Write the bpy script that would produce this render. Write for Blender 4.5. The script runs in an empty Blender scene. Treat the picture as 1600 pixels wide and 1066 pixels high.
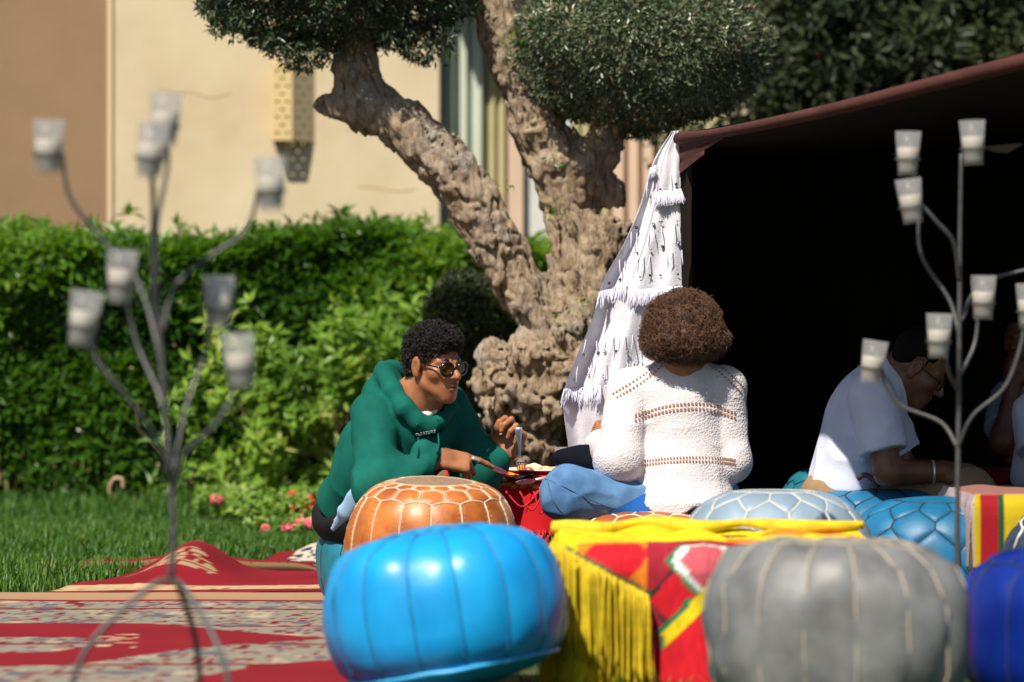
import bpy, math, random
import numpy as np
from mathutils import Vector, Matrix, noise as mnoise
from mathutils.bvhtree import BVHTree

random.seed(7)
rng = np.random.default_rng(11)
scene = bpy.context.scene
coll = scene.collection

# ------------------------------------------------------------------ camera, sky, sun, exposure
FPX, CAM_Z = 4860.0, 0.80            # focal length in pixels of a 1600 px wide frame, eye height of the crouching photographer
cam_data = bpy.data.cameras.new('camera')
cam_data.sensor_width = 36.0
cam_data.lens = FPX / 1600.0 * 36.0
cam_data.clip_start, cam_data.clip_end = 0.1, 400.0
cam_data.dof.use_dof = True
cam_data.dof.focus_distance = 9.45
cam_data.dof.aperture_fstop = 2.5
cam = bpy.data.objects.new('camera', cam_data)
coll.objects.link(cam)
cam.location = (0, 0, CAM_Z)
cam.rotation_euler = (math.radians(90), 0, 0)
scene.camera = cam

SUN_TRAVEL = Vector((0.33, 0.62, -0.98)).normalized()
world = bpy.data.worlds.new('World')
scene.world = world
world.use_nodes = True
wn = world.node_tree
bg = wn.nodes['Background']
sky = wn.nodes.new('ShaderNodeTexSky')
sky.sky_type = 'NISHITA'
sky.sun_disc = False
sky.sun_elevation = math.asin(-SUN_TRAVEL.z)
sky.sun_rotation = math.atan2(-SUN_TRAVEL.x, -SUN_TRAVEL.y)
wn.links.new(sky.outputs[0], bg.inputs[0])
bg.inputs[1].default_value = 0.06
sun_data = bpy.data.lights.new('sun', 'SUN')
sun_data.energy = 5.0
sun_data.angle = math.radians(0.55)
sun_data.color = (1.0, 0.92, 0.79)
sun = bpy.data.objects.new('sun', sun_data)
coll.objects.link(sun)
sun.location = (-6, -10, 16)
sun.rotation_euler = SUN_TRAVEL.to_track_quat('-Z', 'Y').to_euler()

scene.view_settings.view_transform = 'Standard'
scene.view_settings.look = 'None'
scene.view_settings.exposure = 0.5
scene.view_settings.gamma = 1.0
scene.cycles.max_bounces = 7
scene.cycles.diffuse_bounces = 3
scene.cycles.glossy_bounces = 3
scene.cycles.transmission_bounces = 6
scene.cycles.transparent_max_bounces = 8
scene.cycles.caustics_reflective = False
scene.cycles.caustics_refractive = False
scene.cycles.sample_clamp_indirect = 6.0

# ------------------------------------------------------------------ placing
def P(x, y, d):
    """point of the place at distance d in front of the eye, on the sight line through photo pixel (x, y)"""
    return Vector(((x - 800.0) * d / FPX, d, CAM_Z - (y - 533.0) * d / FPX))
def PA(x, y, d): return np.array(P(x, y, d))

ORIGIN = {}
def tag(o, label=None, cat=None, group=None, kind=None):
    if label: o['label'] = label
    if cat: o['category'] = cat
    if group: o['group'] = group
    if kind: o['kind'] = kind
    return o
def thing(name, label, cat, loc, group=None):
    o = bpy.data.objects.new(name, None)
    coll.objects.link(o)
    o.empty_display_size = 0.05
    o.location = loc
    ORIGIN[o] = np.array(loc, float)
    return tag(o, label, cat, group)
def build_mesh(name, V, faces, mats, smooth=True, attrs=None, face_mat=None):
    """V (n,3); faces: array (m,3), (m,4), a list of such arrays, or a list of index lists"""
    me = bpy.data.meshes.new(name)
    V = np.asarray(V, dtype=np.float32)
    if isinstance(faces, np.ndarray): faces = [faces]
    if len(faces) and isinstance(faces[0], np.ndarray) and faces[0].ndim == 2:
        loops = np.concatenate([f.ravel() for f in faces]).astype(np.int32)
        tot = np.concatenate([np.full(len(f), f.shape[1], np.int32) for f in faces])
    else:
        loops = np.array([i for f in faces for i in f], dtype=np.int32)
        tot = np.array([len(f) for f in faces], dtype=np.int32)
    start = np.concatenate([[0], np.cumsum(tot)[:-1]]).astype(np.int32)
    me.vertices.add(len(V)); me.vertices.foreach_set('co', V.ravel())
    me.loops.add(len(loops)); me.loops.foreach_set('vertex_index', loops)
    me.polygons.add(len(tot)); me.polygons.foreach_set('loop_start', start)
    try: me.polygons.foreach_set('loop_total', tot)
    except Exception: pass
    for m in (mats if isinstance(mats, (list, tuple)) else [mats]): me.materials.append(m)
    if face_mat is not None: me.polygons.foreach_set('material_index', np.asarray(face_mat, np.int32))
    if attrs:
        for an, (typ, arr) in attrs.items():
            a = me.attributes.new(an, typ, 'POINT')
            a.data.foreach_set('value' if typ == 'FLOAT' else 'color', np.asarray(arr, np.float32).ravel())
    me.update(calc_edges=True)
    me.validate()
    me.polygons.foreach_set('use_smooth', np.full(len(me.polygons), bool(smooth)))
    return me
def obj(name, V, faces, mats, parent=None, smooth=True, attrs=None, loc=None, face_mat=None):
    """one mesh object from world coordinates; a part is stored relative to its thing"""
    V = np.asarray(V, float)
    if parent is not None: o0 = ORIGIN[parent]
    elif loc is not None: o0 = np.array(loc, float)
    else: o0 = np.array([V[:, 0].mean(), V[:, 1].mean(), V[:, 2].min()])
    me = build_mesh(name, V - o0, faces, mats, smooth, attrs, face_mat)
    o = bpy.data.objects.new(name, me)
    coll.objects.link(o)
    if parent is not None: o.parent = parent
    else: o.location = o0
    ORIGIN[o] = o0
    return o
def struct(name, V, faces, mat, **k):
    o = obj(name, V, faces, mat, loc=(0, 0, 0), **k)
    o['kind'] = 'structure'
    return o

class MB:
    """collects simple solids into one mesh"""
    def __init__(s): s.V = []; s.F = []; s.n = 0
    def add(s, V, F):
        V = np.asarray(V, float); s.V.append(V)
        for f in F: s.F.append([i + s.n for i in f])
        s.n += len(V); return s
    def box(s, c, size, R=None):
        h = np.array(size) / 2
        C = np.array([[x, y, z] for x in (-1, 1) for y in (-1, 1) for z in (-1, 1)]) * h
        if R is not None: C = C @ np.array(R).T
        return s.add(C + np.array(c), [(0, 1, 3, 2), (4, 6, 7, 5), (0, 4, 5, 1), (2, 3, 7, 6), (0, 2, 6, 4), (1, 5, 7, 3)])
    def tube(s, pts, r, n=8, cap=True):
        pts = np.array([list(p) for p in pts], float); m = len(pts)
        r = np.full(m, r) if np.isscalar(r) else np.array(r, float)
        T = np.gradient(pts, axis=0); T /= np.linalg.norm(T, axis=1)[:, None] + 1e-12
        ref = np.array([0, 0, 1.0]) if abs(T[0][2]) < .9 else np.array([1.0, 0, 0])
        N = np.cross(T[0], ref); N /= np.linalg.norm(N)
        V = []
        for i in range(m):
            N = N - T[i] * (N @ T[i]); N /= np.linalg.norm(N) + 1e-12
            B = np.cross(T[i], N)
            a = np.arange(n) * 2 * math.pi / n
            V.append(pts[i] + r[i] * (np.cos(a)[:, None] * N + np.sin(a)[:, None] * B))
        F = []
        for i in range(m - 1):
            for j in range(n):
                k = (j + 1) % n
                F.append((i * n + j, i * n + k, (i + 1) * n + k, (i + 1) * n + j))
        if cap: F += [tuple(reversed(range(n))), tuple(range((m - 1) * n, m * n))]
        return s.add(np.concatenate(V), F)
    def lathe(s, c, prof, n=24, R=None):
        """prof: list of (radius, height) from bottom to top"""
        a = np.arange(n) * 2 * math.pi / n
        V = np.concatenate([np.stack([r * np.cos(a), r * np.sin(a), np.full(n, z)], 1) for r, z in prof])
        if R is not None: V = V @ np.array(R).T
        m = len(prof); F = []
        for i in range(m - 1):
            for j in range(n):
                k = (j + 1) % n
                F.append((i * n + j, i * n + k, (i + 1) * n + k, (i + 1) * n + j))
        F += [tuple(reversed(range(n))), tuple(range((m - 1) * n, m * n))]
        return s.add(V + np.array(c), F)
    def build(s, name, mat, parent=None, smooth=True, **k):
        return obj(name, np.concatenate(s.V), s.F, mat, parent, smooth, **k)
def spline(pts, n):
    """Catmull-Rom through the points"""
    p = np.array([list(q) for q in pts], float)
    p = np.vstack([2 * p[0] - p[1], p, 2 * p[-1] - p[-2]])
    out = []; segs = len(p) - 3
    for t in np.linspace(0, segs - 1e-6, n):
        i = int(t); f = t - i; a, b, c, d = p[i:i + 4]
        out.append(.5 * ((2 * b) + (-a + c) * f + (2 * a - 5 * b + 4 * c - d) * f * f + (-a + 3 * b - 3 * c + d) * f ** 3))
    return np.array(out)
def grid_faces(nu, nv):
    i, j = np.meshgrid(np.arange(nu - 1), np.arange(nv - 1), indexing='ij')
    a = (i * nv + j).ravel()
    return np.stack([a, a + nv, a + nv + 1, a + 1], 1)

# ------------------------------------------------------------------ noise and distance fields
def _hash(ix, iy, iz, seed):
    h = (ix.astype(np.int64) * 374761393 + iy.astype(np.int64) * 668265263 + iz.astype(np.int64) * 2147483647 + seed * 1274126177) & 0xFFFFFFFF
    h = ((h ^ (h >> 13)) * 1274126177) & 0xFFFFFFFF
    return ((h ^ (h >> 16)) & 0xFFFF).astype(np.float32) / 32767.5 - 1.0
def vnoise(p, seed=0):
    p = np.asarray(p); i = np.floor(p).astype(np.int32); f = (p - i).astype(np.float32); f = f * f * (3 - 2 * f)
    x, y, z = i[:, 0], i[:, 1], i[:, 2]; out = 0
    for dx in (0, 1):
        wx = f[:, 0] if dx else 1 - f[:, 0]
        for dy in (0, 1):
            wy = f[:, 1] if dy else 1 - f[:, 1]
            for dz in (0, 1):
                wz = f[:, 2] if dz else 1 - f[:, 2]
                out = out + wx * wy * wz * _hash(x + dx, y + dy, z + dz, seed)
    return out
def fbm(p, o=3, seed=0):
    a = 0; w = 1.0
    for k in range(o): a = a + w * vnoise(p * 2 ** k, seed + k); w *= .5
    return a
A = lambda v: np.array(v, np.float32)
def rcone(p, a, b, r1, r2):
    a, b = A(a), A(b); ba = b - a; pa = p - a
    t = np.clip(pa @ ba / max(float(ba @ ba), 1e-9), 0, 1)
    q = pa - t[:, None] * ba
    return np.sqrt(np.einsum('ij,ij->i', q, q)) - (r1 + (r2 - r1) * t)
def fcone(p, a, b, r1, r2, n, f):
    """round cone flattened by f along the direction n"""
    a, b = A(a), A(b); n = A(n) / np.linalg.norm(n); ba = b - a
    n = n - ba * float(n @ ba) / float(ba @ ba); n = n / np.linalg.norm(n)
    c = (p - a) @ n
    q = p + n * (c * (1 / f - 1))[:, None]
    return rcone(q, a, b, r1, r2) * (f * .5 + .5)
def ell(p, c, r, R=None):
    q = p - A(c)
    if R is not None: q = q @ A(R)
    r = A(r); k0 = np.sqrt(((q / r) ** 2).sum(1)); k1 = np.sqrt(((q / (r * r)) ** 2).sum(1)) + 1e-9
    return k0 * (k0 - 1) / k1
def rbox(p, c, h, rad, R=None):
    q = p - A(c)
    if R is not None: q = q @ A(R)
    q = np.abs(q) - (A(h) - rad)
    return np.sqrt((np.maximum(q, 0) ** 2).sum(1)) + np.minimum(q.max(1), 0) - rad
def smin(a, b, k):
    h = np.clip(.5 + .5 * (b - a) / k, 0, 1)
    return b + (a - b) * h - k * h * (1 - h)
def smax(a, b, k): return -smin(-a, -b, k)
def chain(p, pts, rs, k=.01):
    d = None
    for i in range(len(pts) - 1):
        e = rcone(p, pts[i], pts[i + 1], rs[i], rs[i + 1])
        d = e if d is None else smin(d, e, k)
    return d
def surface(fn, lo, hi, h, B=6):
    """naive surface nets over the zero level of fn, evaluated only near the surface"""
    lo, hi = A(lo), A(hi)
    nb = np.ceil((hi - lo) / (h * B)).astype(int) + 1
    n = nb * B
    g = np.stack(np.meshgrid(*[np.arange(k) for k in nb], indexing='ij'), -1).reshape(-1, 3)
    dc = fn((lo + (g * B + (B - 1) / 2) * h).astype(np.float32))
    act = np.abs(dc) < B * h * .9 + .012
    D = np.where(dc < 0, -1.0, 1.0).astype(np.float32).reshape(nb)
    D = np.repeat(np.repeat(np.repeat(D, B, 0), B, 1), B, 2)
    off = np.stack(np.meshgrid(*[np.arange(B)] * 3, indexing='ij'), -1).reshape(-1, 3)
    ga = g[act]
    for s in range(0, len(ga), 4000):
        idx = (ga[s:s + 4000, None, :] * B + off[None]).reshape(-1, 3)
        D[idx[:, 0], idx[:, 1], idx[:, 2]] = fn((lo + idx * h).astype(np.float32))
    S = D < 0
    cnt = np.zeros(n - 1, np.int8)
    for c in range(8):
        x, y, z = c & 1, c >> 1 & 1, c >> 2 & 1
        cnt += S[x:n[0] - 1 + x, y:n[1] - 1 + y, z:n[2] - 1 + z]
    ci = np.argwhere((cnt > 0) & (cnt < 8))
    vid = np.full(n - 1, -1, np.int32); vid[ci[:, 0], ci[:, 1], ci[:, 2]] = np.arange(len(ci))
    acc = np.zeros((len(ci), 3), np.float32); w = np.zeros(len(ci), np.float32)
    cor = [(0, 0, 0), (1, 0, 0), (0, 1, 0), (1, 1, 0), (0, 0, 1), (1, 0, 1), (0, 1, 1), (1, 1, 1)]
    val = [D[ci[:, 0] + a, ci[:, 1] + b, ci[:, 2] + c] for a, b, c in cor]
    for i in range(8):
        for j in range(i + 1, 8):
            if sum(abs(np.array(cor[i]) - np.array(cor[j]))) != 1: continue
            m = (val[i] < 0) != (val[j] < 0)
            t = np.where(m, val[i] / (val[i] - val[j] + 1e-12), 0)
            pt = A(cor[i]) + t[:, None] * (A(cor[j]) - A(cor[i]))
            acc += np.where(m[:, None], pt, 0); w += m
    V = lo + (ci + acc / w[:, None]) * h
    Q = []
    for ax in range(3):
        o1, o2 = (ax + 1) % 3, (ax + 2) % 3
        sl0 = [slice(None)] * 3; sl1 = [slice(None)] * 3
        sl0[ax] = slice(0, n[ax] - 1); sl1[ax] = slice(1, n[ax])
        e = np.argwhere(S[tuple(sl0)] != S[tuple(sl1)])
        e = e[(e[:, o1] > 0) & (e[:, o2] > 0) & (e[:, o1] < n[o1] - 1) & (e[:, o2] < n[o2] - 1)]
        if not len(e): continue
        def at(d1, d2):
            q = e.copy(); q[:, o1] -= d1; q[:, o2] -= d2
            return vid[q[:, 0], q[:, 1], q[:, 2]]
        quad = np.stack([at(1, 1), at(0, 1), at(0, 0), at(1, 0)], 1)
        flip = ~S[e[:, 0], e[:, 1], e[:, 2]]
        quad[flip] = quad[flip][:, ::-1]
        Q.append(quad)
    Q = np.concatenate(Q); Q = Q[(Q >= 0).all(1)]
    return V, Q
def bounds(pts, pad):
    p = np.array([list(q) for q in pts]); return p.min(0) - pad, p.max(0) + pad
def bvh_of(V, Q): return BVHTree.FromPolygons([tuple(v) for v in V.tolist()], Q.tolist())

# ------------------------------------------------------------------ materials
def mat(name, col, rough=.6, var=0.0, vscale=6.0, bump=0.0, bscale=60.0, spec=.5, metal=0.0, col2=None, coord='Object', sheen=0.0, bkind='noise', coat=0.0, detail=5.0):
    m = bpy.data.materials.new(name); m.use_nodes = True
    nt = m.node_tree; N = nt.nodes; L = nt.links; b = N['Principled BSDF']
    b.inputs['Base Color'].default_value = (*col, 1); b.inputs['Roughness'].default_value = rough
    b.inputs['Specular IOR Level'].default_value = spec; b.inputs['Metallic'].default_value = metal
    if sheen: b.inputs['Sheen Weight'].default_value = sheen
    if coat: b.inputs['Coat Weight'].default_value = coat; b.inputs['Coat Roughness'].default_value = .25
    tc = N.new('ShaderNodeTexCoord')
    if var or col2 is not None:
        n = N.new('ShaderNodeTexNoise'); n.inputs['Scale'].default_value = vscale; n.inputs['Detail'].default_value = detail; n.inputs['Roughness'].default_value = .6
        L.new(tc.outputs[coord], n.inputs['Vector'])
        r = N.new('ShaderNodeValToRGB')
        c2 = col2 if col2 is not None else tuple(c * (1 - var) for c in col)
        r.color_ramp.elements[0].position = .33; r.color_ramp.elements[1].position = .67
        r.color_ramp.elements[0].color = (*c2, 1); r.color_ramp.elements[1].color = (*(min(1, c * (1 + var * .4)) for c in col), 1)
        L.new(n.outputs['Fac'], r.inputs['Fac']); L.new(r.outputs['Color'], b.inputs['Base Color'])
    if bump:
        if bkind == 'noise':
            n2 = N.new('ShaderNodeTexNoise'); n2.inputs['Scale'].default_value = bscale; n2.inputs['Detail'].default_value = 6; out = n2.outputs['Fac']
        elif bkind == 'voronoi':
            n2 = N.new('ShaderNodeTexVoronoi'); n2.inputs['Scale'].default_value = bscale; out = n2.outputs['Distance']
        L.new(tc.outputs[coord], n2.inputs['Vector'])
        bp = N.new('ShaderNodeBump'); bp.inputs['Strength'].default_value = min(1, bump); bp.inputs['Distance'].default_value = .004 if bkind == 'noise' else .003
        L.new(out, bp.inputs['Height']); L.new(bp.outputs['Normal'], b.inputs['Normal'])
    return m
def attr_mat(name, rough=.85, bump=.4, bscale=220.0, spec=.2, sheen=.0):
    """colours woven into the cloth: read from the mesh attribute 'weave'"""
    m = mat(name, (.5, .5, .5), rough, bump=bump, bscale=bscale, spec=spec, sheen=sheen)
    nt = m.node_tree; a = nt.nodes.new('ShaderNodeAttribute'); a.attribute_name = 'weave'
    nt.links.new(a.outputs['Color'], nt.nodes['Principled BSDF'].inputs['Base Color'])
    return m
def leaf_mat(name, cols, rough=.45, trans=.35, spec=.4):
    """leaf: colour from a per-leaf tone number, some light comes through"""
    m = bpy.data.materials.new(name); m.use_nodes = True
    nt = m.node_tree; N = nt.nodes; L = nt.links; b = N['Principled BSDF']
    a = N.new('ShaderNodeAttribute'); a.attribute_name = 'leaf_tone'
    r = N.new('ShaderNodeValToRGB'); r.color_ramp.interpolation = 'LINEAR'
    els = r.color_ramp.elements
    while len(els) < len(cols): els.new(.5)
    for i, (pos, c) in enumerate(cols): els[i].position = pos; els[i].color = (*c, 1)
    L.new(a.outputs['Fac'], r.inputs['Fac']); L.new(r.outputs['Color'], b.inputs['Base Color'])
    b.inputs['Roughness'].default_value = rough; b.inputs['Specular IOR Level'].default_value = spec
    t = N.new('ShaderNodeBsdfTranslucent'); mx = N.new('ShaderNodeMixShader'); mx.inputs[0].default_value = trans
    g = N.new('ShaderNodeHueSaturation'); g.inputs['Value'].default_value = 1.5; g.inputs['Hue'].default_value = .48; g.inputs['Saturation'].default_value = 1.1
    L.new(r.outputs['Color'], g.inputs['Color']); L.new(g.outputs['Color'], t.inputs['Color'])
    L.new(b.outputs[0], mx.inputs[1]); L.new(t.outputs[0], mx.inputs[2]); L.new(mx.outputs[0], N['Material Output'].inputs['Surface'])
    return m

# ------------------------------------------------------------------ leaves
def unit(v): return v / (np.linalg.norm(v, axis=-1, keepdims=True) + 1e-9)
def leaves(base, direc, normal, length, width, leaf_tone, fold=.25, droop=.0):
    """leaf blades: base, two sides, tip, folded along the rib"""
    n = len(base); d = unit(direc); s = unit(np.cross(d, normal)); u = np.cross(s, d)
    L = length[:, None]; W = width[:, None]
    mid = base + d * L * .45
    left = mid + s * W * .5 + u * W * fold; right = mid - s * W * .5 + u * W * fold
    tip = base + d * L - u * L * droop
    V = np.stack([base, right, tip, left], 1).reshape(-1, 3)
    i = np.arange(n)[:, None] * 4
    F = np.concatenate([i + np.array([[0, 1, 2]]), i + np.array([[0, 2, 3]])])
    return V, F, np.repeat(leaf_tone, 4)
def rand_dir(n): return unit(rng.normal(size=(n, 3)))

# ------------------------------------------------------------------ ground and lawn
M_soil = mat('lawn_soil', (.030, .050, .014), .95, var=.5, vscale=9, bump=.8, bscale=40)
g = 90.0
gx = np.linspace(-60, 60, 61); gy = np.linspace(-20, 140, 81)
GX, GY = np.meshgrid(gx, gy, indexing='ij')
struct('ground', np.stack([GX.ravel(), GY.ravel(), np.zeros(GX.size)], 1), grid_faces(61, 81), M_soil)

M_grass = leaf_mat('grass_blade', [(0, (.030, .090, .010)), (.5, (.060, .16, .018)), (.9, (.11, .23, .030)), (1, (.23, .21, .07))], .5, .3)
def grass_patch(n, x0, x1, y0, y1, hmin, hmax):
    x = rng.uniform(x0, x1, n); y = rng.uniform(y0, y1, n)
    bare = ((y < 9.66) & (y > 6.5) & (x > -2.36) & (x < .0)) | ((x > -1.50 + .30 * (y - 9.68)) & (x < -.3) & (y > 9.62) & (y < 10.66)) | ((x > -.9) & (x < -.1) & (y > 10.68) & (y < 11.35))
    x, y = x[~bare], y[~bare]; n = len(x)
    dens = fbm(np.stack([x * 2.2, y * 2.2, np.zeros(n)], 1), 2, 5)
    h = rng.uniform(hmin, hmax, n) * (1 + .35 * dens)
    ang = rng.uniform(0, 2 * math.pi, n); lean = rng.uniform(.05, .75, n)
    b = np.stack([x, y, np.zeros(n)], 1)
    side = np.stack([np.cos(ang), np.sin(ang), np.zeros(n)], 1)
    fw = np.stack([-np.sin(ang), np.cos(ang), np.zeros(n)], 1)
    w = rng.uniform(.0016, .0034, n)[:, None]
    m = b + fw * (h * lean * .35)[:, None] + np.array([0, 0, 1.]) * (h * .6)[:, None]
    t = b + fw * (h * lean)[:, None] + np.array([0, 0, 1.]) * (h * (1 - .35 * lean))[:, None]
    V = np.stack([b - side * w, b + side * w, m + side * w * .8, m - side * w * .8, t], 1).reshape(-1, 3)
    i = np.arange(n)[:, None] * 5
    r = np.clip(rng.uniform(0, .85, n) + .15 * dens + (rng.random(n) < .02) * .5, 0, 1)
    return V, i + np.array([[0, 1, 2, 3]]), i + np.array([[3, 2, 4]]), np.repeat(r, 5)
parts = [grass_patch(95000, -3.4, -.3, 9.4, 14.9, .03, .075), grass_patch(9000, -3.5, -.6, 13.6, 14.9, .06, .15), grass_patch(20000, -3.4, 2.2, 5.0, 9.6, .025, .05), grass_patch(40000, -.3, 3.0, 9.4, 14.9, .03, .07), grass_patch(1500, -1.45, -.6, 9.63, 9.74, .02, .05)]
V = []; Q = []; T = []; Rn = []; n0 = 0
for v, q, t, r in parts: V.append(v); Q.append(q + n0); T.append(t + n0); Rn.append(r); n0 += len(v)
tag(obj('lawn_grass', np.concatenate(V), [np.concatenate(Q), np.concatenate(T)], M_grass, attrs={'leaf_tone': ('FLOAT', np.concatenate(Rn))}, loc=(0, 0, 0)),
    'short green lawn grass in front of the hedge', 'grass', kind='stuff')

# ------------------------------------------------------------------ the house behind the hedge
M_cream = mat('cream_render', (.60, .51, .35), .92, var=.10, vscale=1.3, bump=.5, bscale=60, col2=(.50, .40, .25), detail=8)
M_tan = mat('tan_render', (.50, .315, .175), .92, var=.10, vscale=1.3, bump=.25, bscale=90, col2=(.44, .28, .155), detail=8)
M_pgreen = mat('pale_green_fabric', (.50, .55, .46), .8, var=.06, vscale=4)
M_khaki = mat('khaki_fabric', (.44, .40, .22), .8, var=.08, vscale=4)
M_pink = mat('pinkish_fabric', (.60, .44, .33), .8, var=.06, vscale=4)
M_pale = mat('pale_panel', (.58, .60, .56), .7, var=.05, vscale=4)
WD = 17.5
house = thing('house', 'cream rendered house behind the hedge with a pale curtained window bay', 'house', (-1.0, WD, 0))
xl, xr, xr2 = -2.27, -.41, 1.25
mb = MB(); mb.box(((xl + xr) / 2, WD + .15, 2.0), (xr - xl, .3, 4.0)); mb.box(((xr2 + 7) / 2, WD + .15, 2.0), (7 - xr2, .3, 4.0)); mb.box(((xr + xr2) / 2, WD + .18, 3.5), (xr2 - xr, .30, 1.0))
mb.build('wall', M_cream, house, smooth=False)
# side wing in a deeper tan, turned away from the sun
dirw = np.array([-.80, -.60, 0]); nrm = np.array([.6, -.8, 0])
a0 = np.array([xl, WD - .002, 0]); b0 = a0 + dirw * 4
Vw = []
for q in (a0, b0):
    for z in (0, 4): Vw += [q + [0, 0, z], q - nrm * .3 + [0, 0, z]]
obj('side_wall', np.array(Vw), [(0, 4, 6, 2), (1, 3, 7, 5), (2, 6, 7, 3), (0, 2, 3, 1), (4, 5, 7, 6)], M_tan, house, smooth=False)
mb = MB(); mb.box((xl + .010, WD - .012, 2.0), (.022, .020, 4.0)); mb.build('corner_bead', mat('bead_plaster', (.68, .55, .38), .9), house, smooth=False)
# hairline cracks in the render: thin sunken-looking beads of darker filler
M_crack = mat('crack_filler', (.40, .27, .13), .95)
for pts in ([(250, 138), (275, 146), (300, 144), (325, 152), (345, 150), (362, 146)], [(560, 292), (590, 294), (620, 299), (650, 296)]):
    MB().tube(spline([P(x, y, WD + .0005) for x, y in pts], 24), .0035, 5).build('crack', M_crack, house)
# projecting lintel over the bay: its edge throws the stepped shade on the pleats
mb = MB(); mb.box(((xr + xr2) / 2, WD - .10, 2.98), (xr2 - xr + .02, .29, .12)); mb.build('lintel', M_cream, house, smooth=False)
def pleats(name, x0, x1, d, n, depth, mt, z0=0.0, z1=2.9):
    xs = np.linspace(x0, x1, n * 8 + 1); ph = np.linspace(0, n, n * 8 + 1)
    saw = np.abs((ph % 1.0) - .78); saw = np.where(ph % 1 < .78, (ph % 1) / .78, (1 - ph % 1) / .22)
    V = []
    for z in (z0, z1):
        V.append(np.stack([xs, d - depth * saw, np.full_like(xs, z)], 1))
    V.append(V[0] + [0, .01, 0]); V.append(V[1] + [0, .01, 0])
    V = np.stack(V, 1).reshape(-1, 3); F = []
    for i in range(len(xs) - 1):
        a = i * 4; b = a + 4
        F += [(a, b, b + 1, a + 1), (a + 2, a + 3, b + 3, b + 2), (a + 1, b + 1, b + 3, a + 3)]
    return obj(name, V, F, mt, house, smooth=False)
pleats('curtain', -.405, -.155, WD + .24, 3, .07, M_pgreen)
pleats('curtain', -.145, -.03, WD + .26, 2, .05, M_khaki)
pleats('curtain', .335, .56, WD + .26, 4, .05, M_khaki)
pleats('curtain', .57, .82, WD + .25, 3, .07, M_pink)
mb = MB(); mb.box((.02, WD + .2, 1.45), (.085, .1, 2.9)); mb.build('pilaster', M_pink, house, smooth=False)
mb = MB(); mb.box((.20, WD + .24, 1.45), (.27, .04, 2.9)); mb.build('panel', M_pale, house, smooth=False)
mb = MB(); mb.box((1.035, WD + .28, 1.45), (.42, .04, 2.9)); mb.build('panel', M_khaki, house, smooth=False)
mb = MB(); mb.box((.42, WD + .36, 1.45), (1.66, .04, 2.9)); mb.build('back_panel', M_cream, house, smooth=False)

# perforated wedge sconce
sx0, sx1 = P(429, 0, WD).x, P(490, 0, WD).x
sz0, sz1 = P(0, 222, WD).z, P(0, 102, WD).z
sc = thing('wall_sconce', 'cream perforated wedge lamp cover mounted on the cream wall', 'sconce', ((sx0 + sx1) / 2, WD, sz0))
M_sc = mat('sconce_paint', (.66, .50, .24), .7, var=.08, vscale=8)
M_scw = mat('sconce_slant_pale', (.62, .50, .32), .7, var=.08, vscale=8)  # paler, less saturated tone for the slanted face
fa, fb_ = np.array([sx0, WD - .14, 0]), np.array([sx0 + (sx1 - sx0) * .50, WD - .14, 0])
def perforated(p, q, name, mt):
    """a plate from foot p to foot q, pierced by rows of diamond holes: built cell by cell round each hole"""
    p, q = np.array(p), np.array(q); W = np.linalg.norm(q - p); u = (q - p) / W
    nr = np.cross(u, [0, 0, 1.]); cols, rows = 3, 9
    cw, ch = W * .8 / cols, (sz1 - sz0) * .9 / rows
    V = []; F = []
    def vert(a, z, t): V.append(p + u * a + np.array([0, 0, sz0 + z]) + nr * t); return len(V) - 1
    for t in (0, .006):
        for c in range(cols):
            for r in range(rows):
                ca, cz = W * .1 + (c + .5) * cw, (sz1 - sz0) * .05 + (r + .5) * ch
                hs = .0105 if (c + r) % 2 == 0 else .005
                o = [vert(ca + i * cw / 2, cz + j * ch / 2, t) for i, j in ((-1, -1), (0, -1), (1, -1), (1, 0), (1, 1), (0, 1), (-1, 1), (-1, 0))]
                k = [vert(ca + hs * math.cos(g), cz + hs * math.sin(g), t) for g in [math.radians(225 + 45 * s) for s in range(8)]]
                for s in range(8): F.append((o[s], o[(s + 1) % 8], k[(s + 1) % 8], k[s]))
        H = sz1 - sz0
        for (a, b, z, y) in ((0, W, 0, H * .05), (0, W, H * .95, H), (0, W * .1, H * .05, H * .95), (W * .9, W, H * .05, H * .95)):
            F.append((vert(a, z, t), vert(b, z, t), vert(b, y, t), vert(a, y, t)))
    return obj(name, np.array(V), F, mt, sc, smooth=False)
perforated(fa, fb_, 'grille', M_sc)
perforated(fb_, (sx1, WD, 0), 'grille', M_scw)
mb = MB(); mb.box((sx0 - .003, WD - .069, (sz0 + sz1) / 2), (.006, .138, sz1 - sz0)); mb.build('side_plate', M_sc, sc, smooth=False)
qd = [[sx0, WD], [sx0, WD - .139], [fb_[0], WD - .139], [sx1, WD]]
mb = MB(); mb.add([[x_, y_, sz1 + t_] for t_ in (.001, .009) for x_, y_ in qd], [(0, 3, 2, 1), (4, 5, 6, 7), (0, 1, 5, 4), (1, 2, 6, 5), (2, 3, 7, 6)])
mb.build('cap', M_sc, sc, smooth=False)

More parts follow.
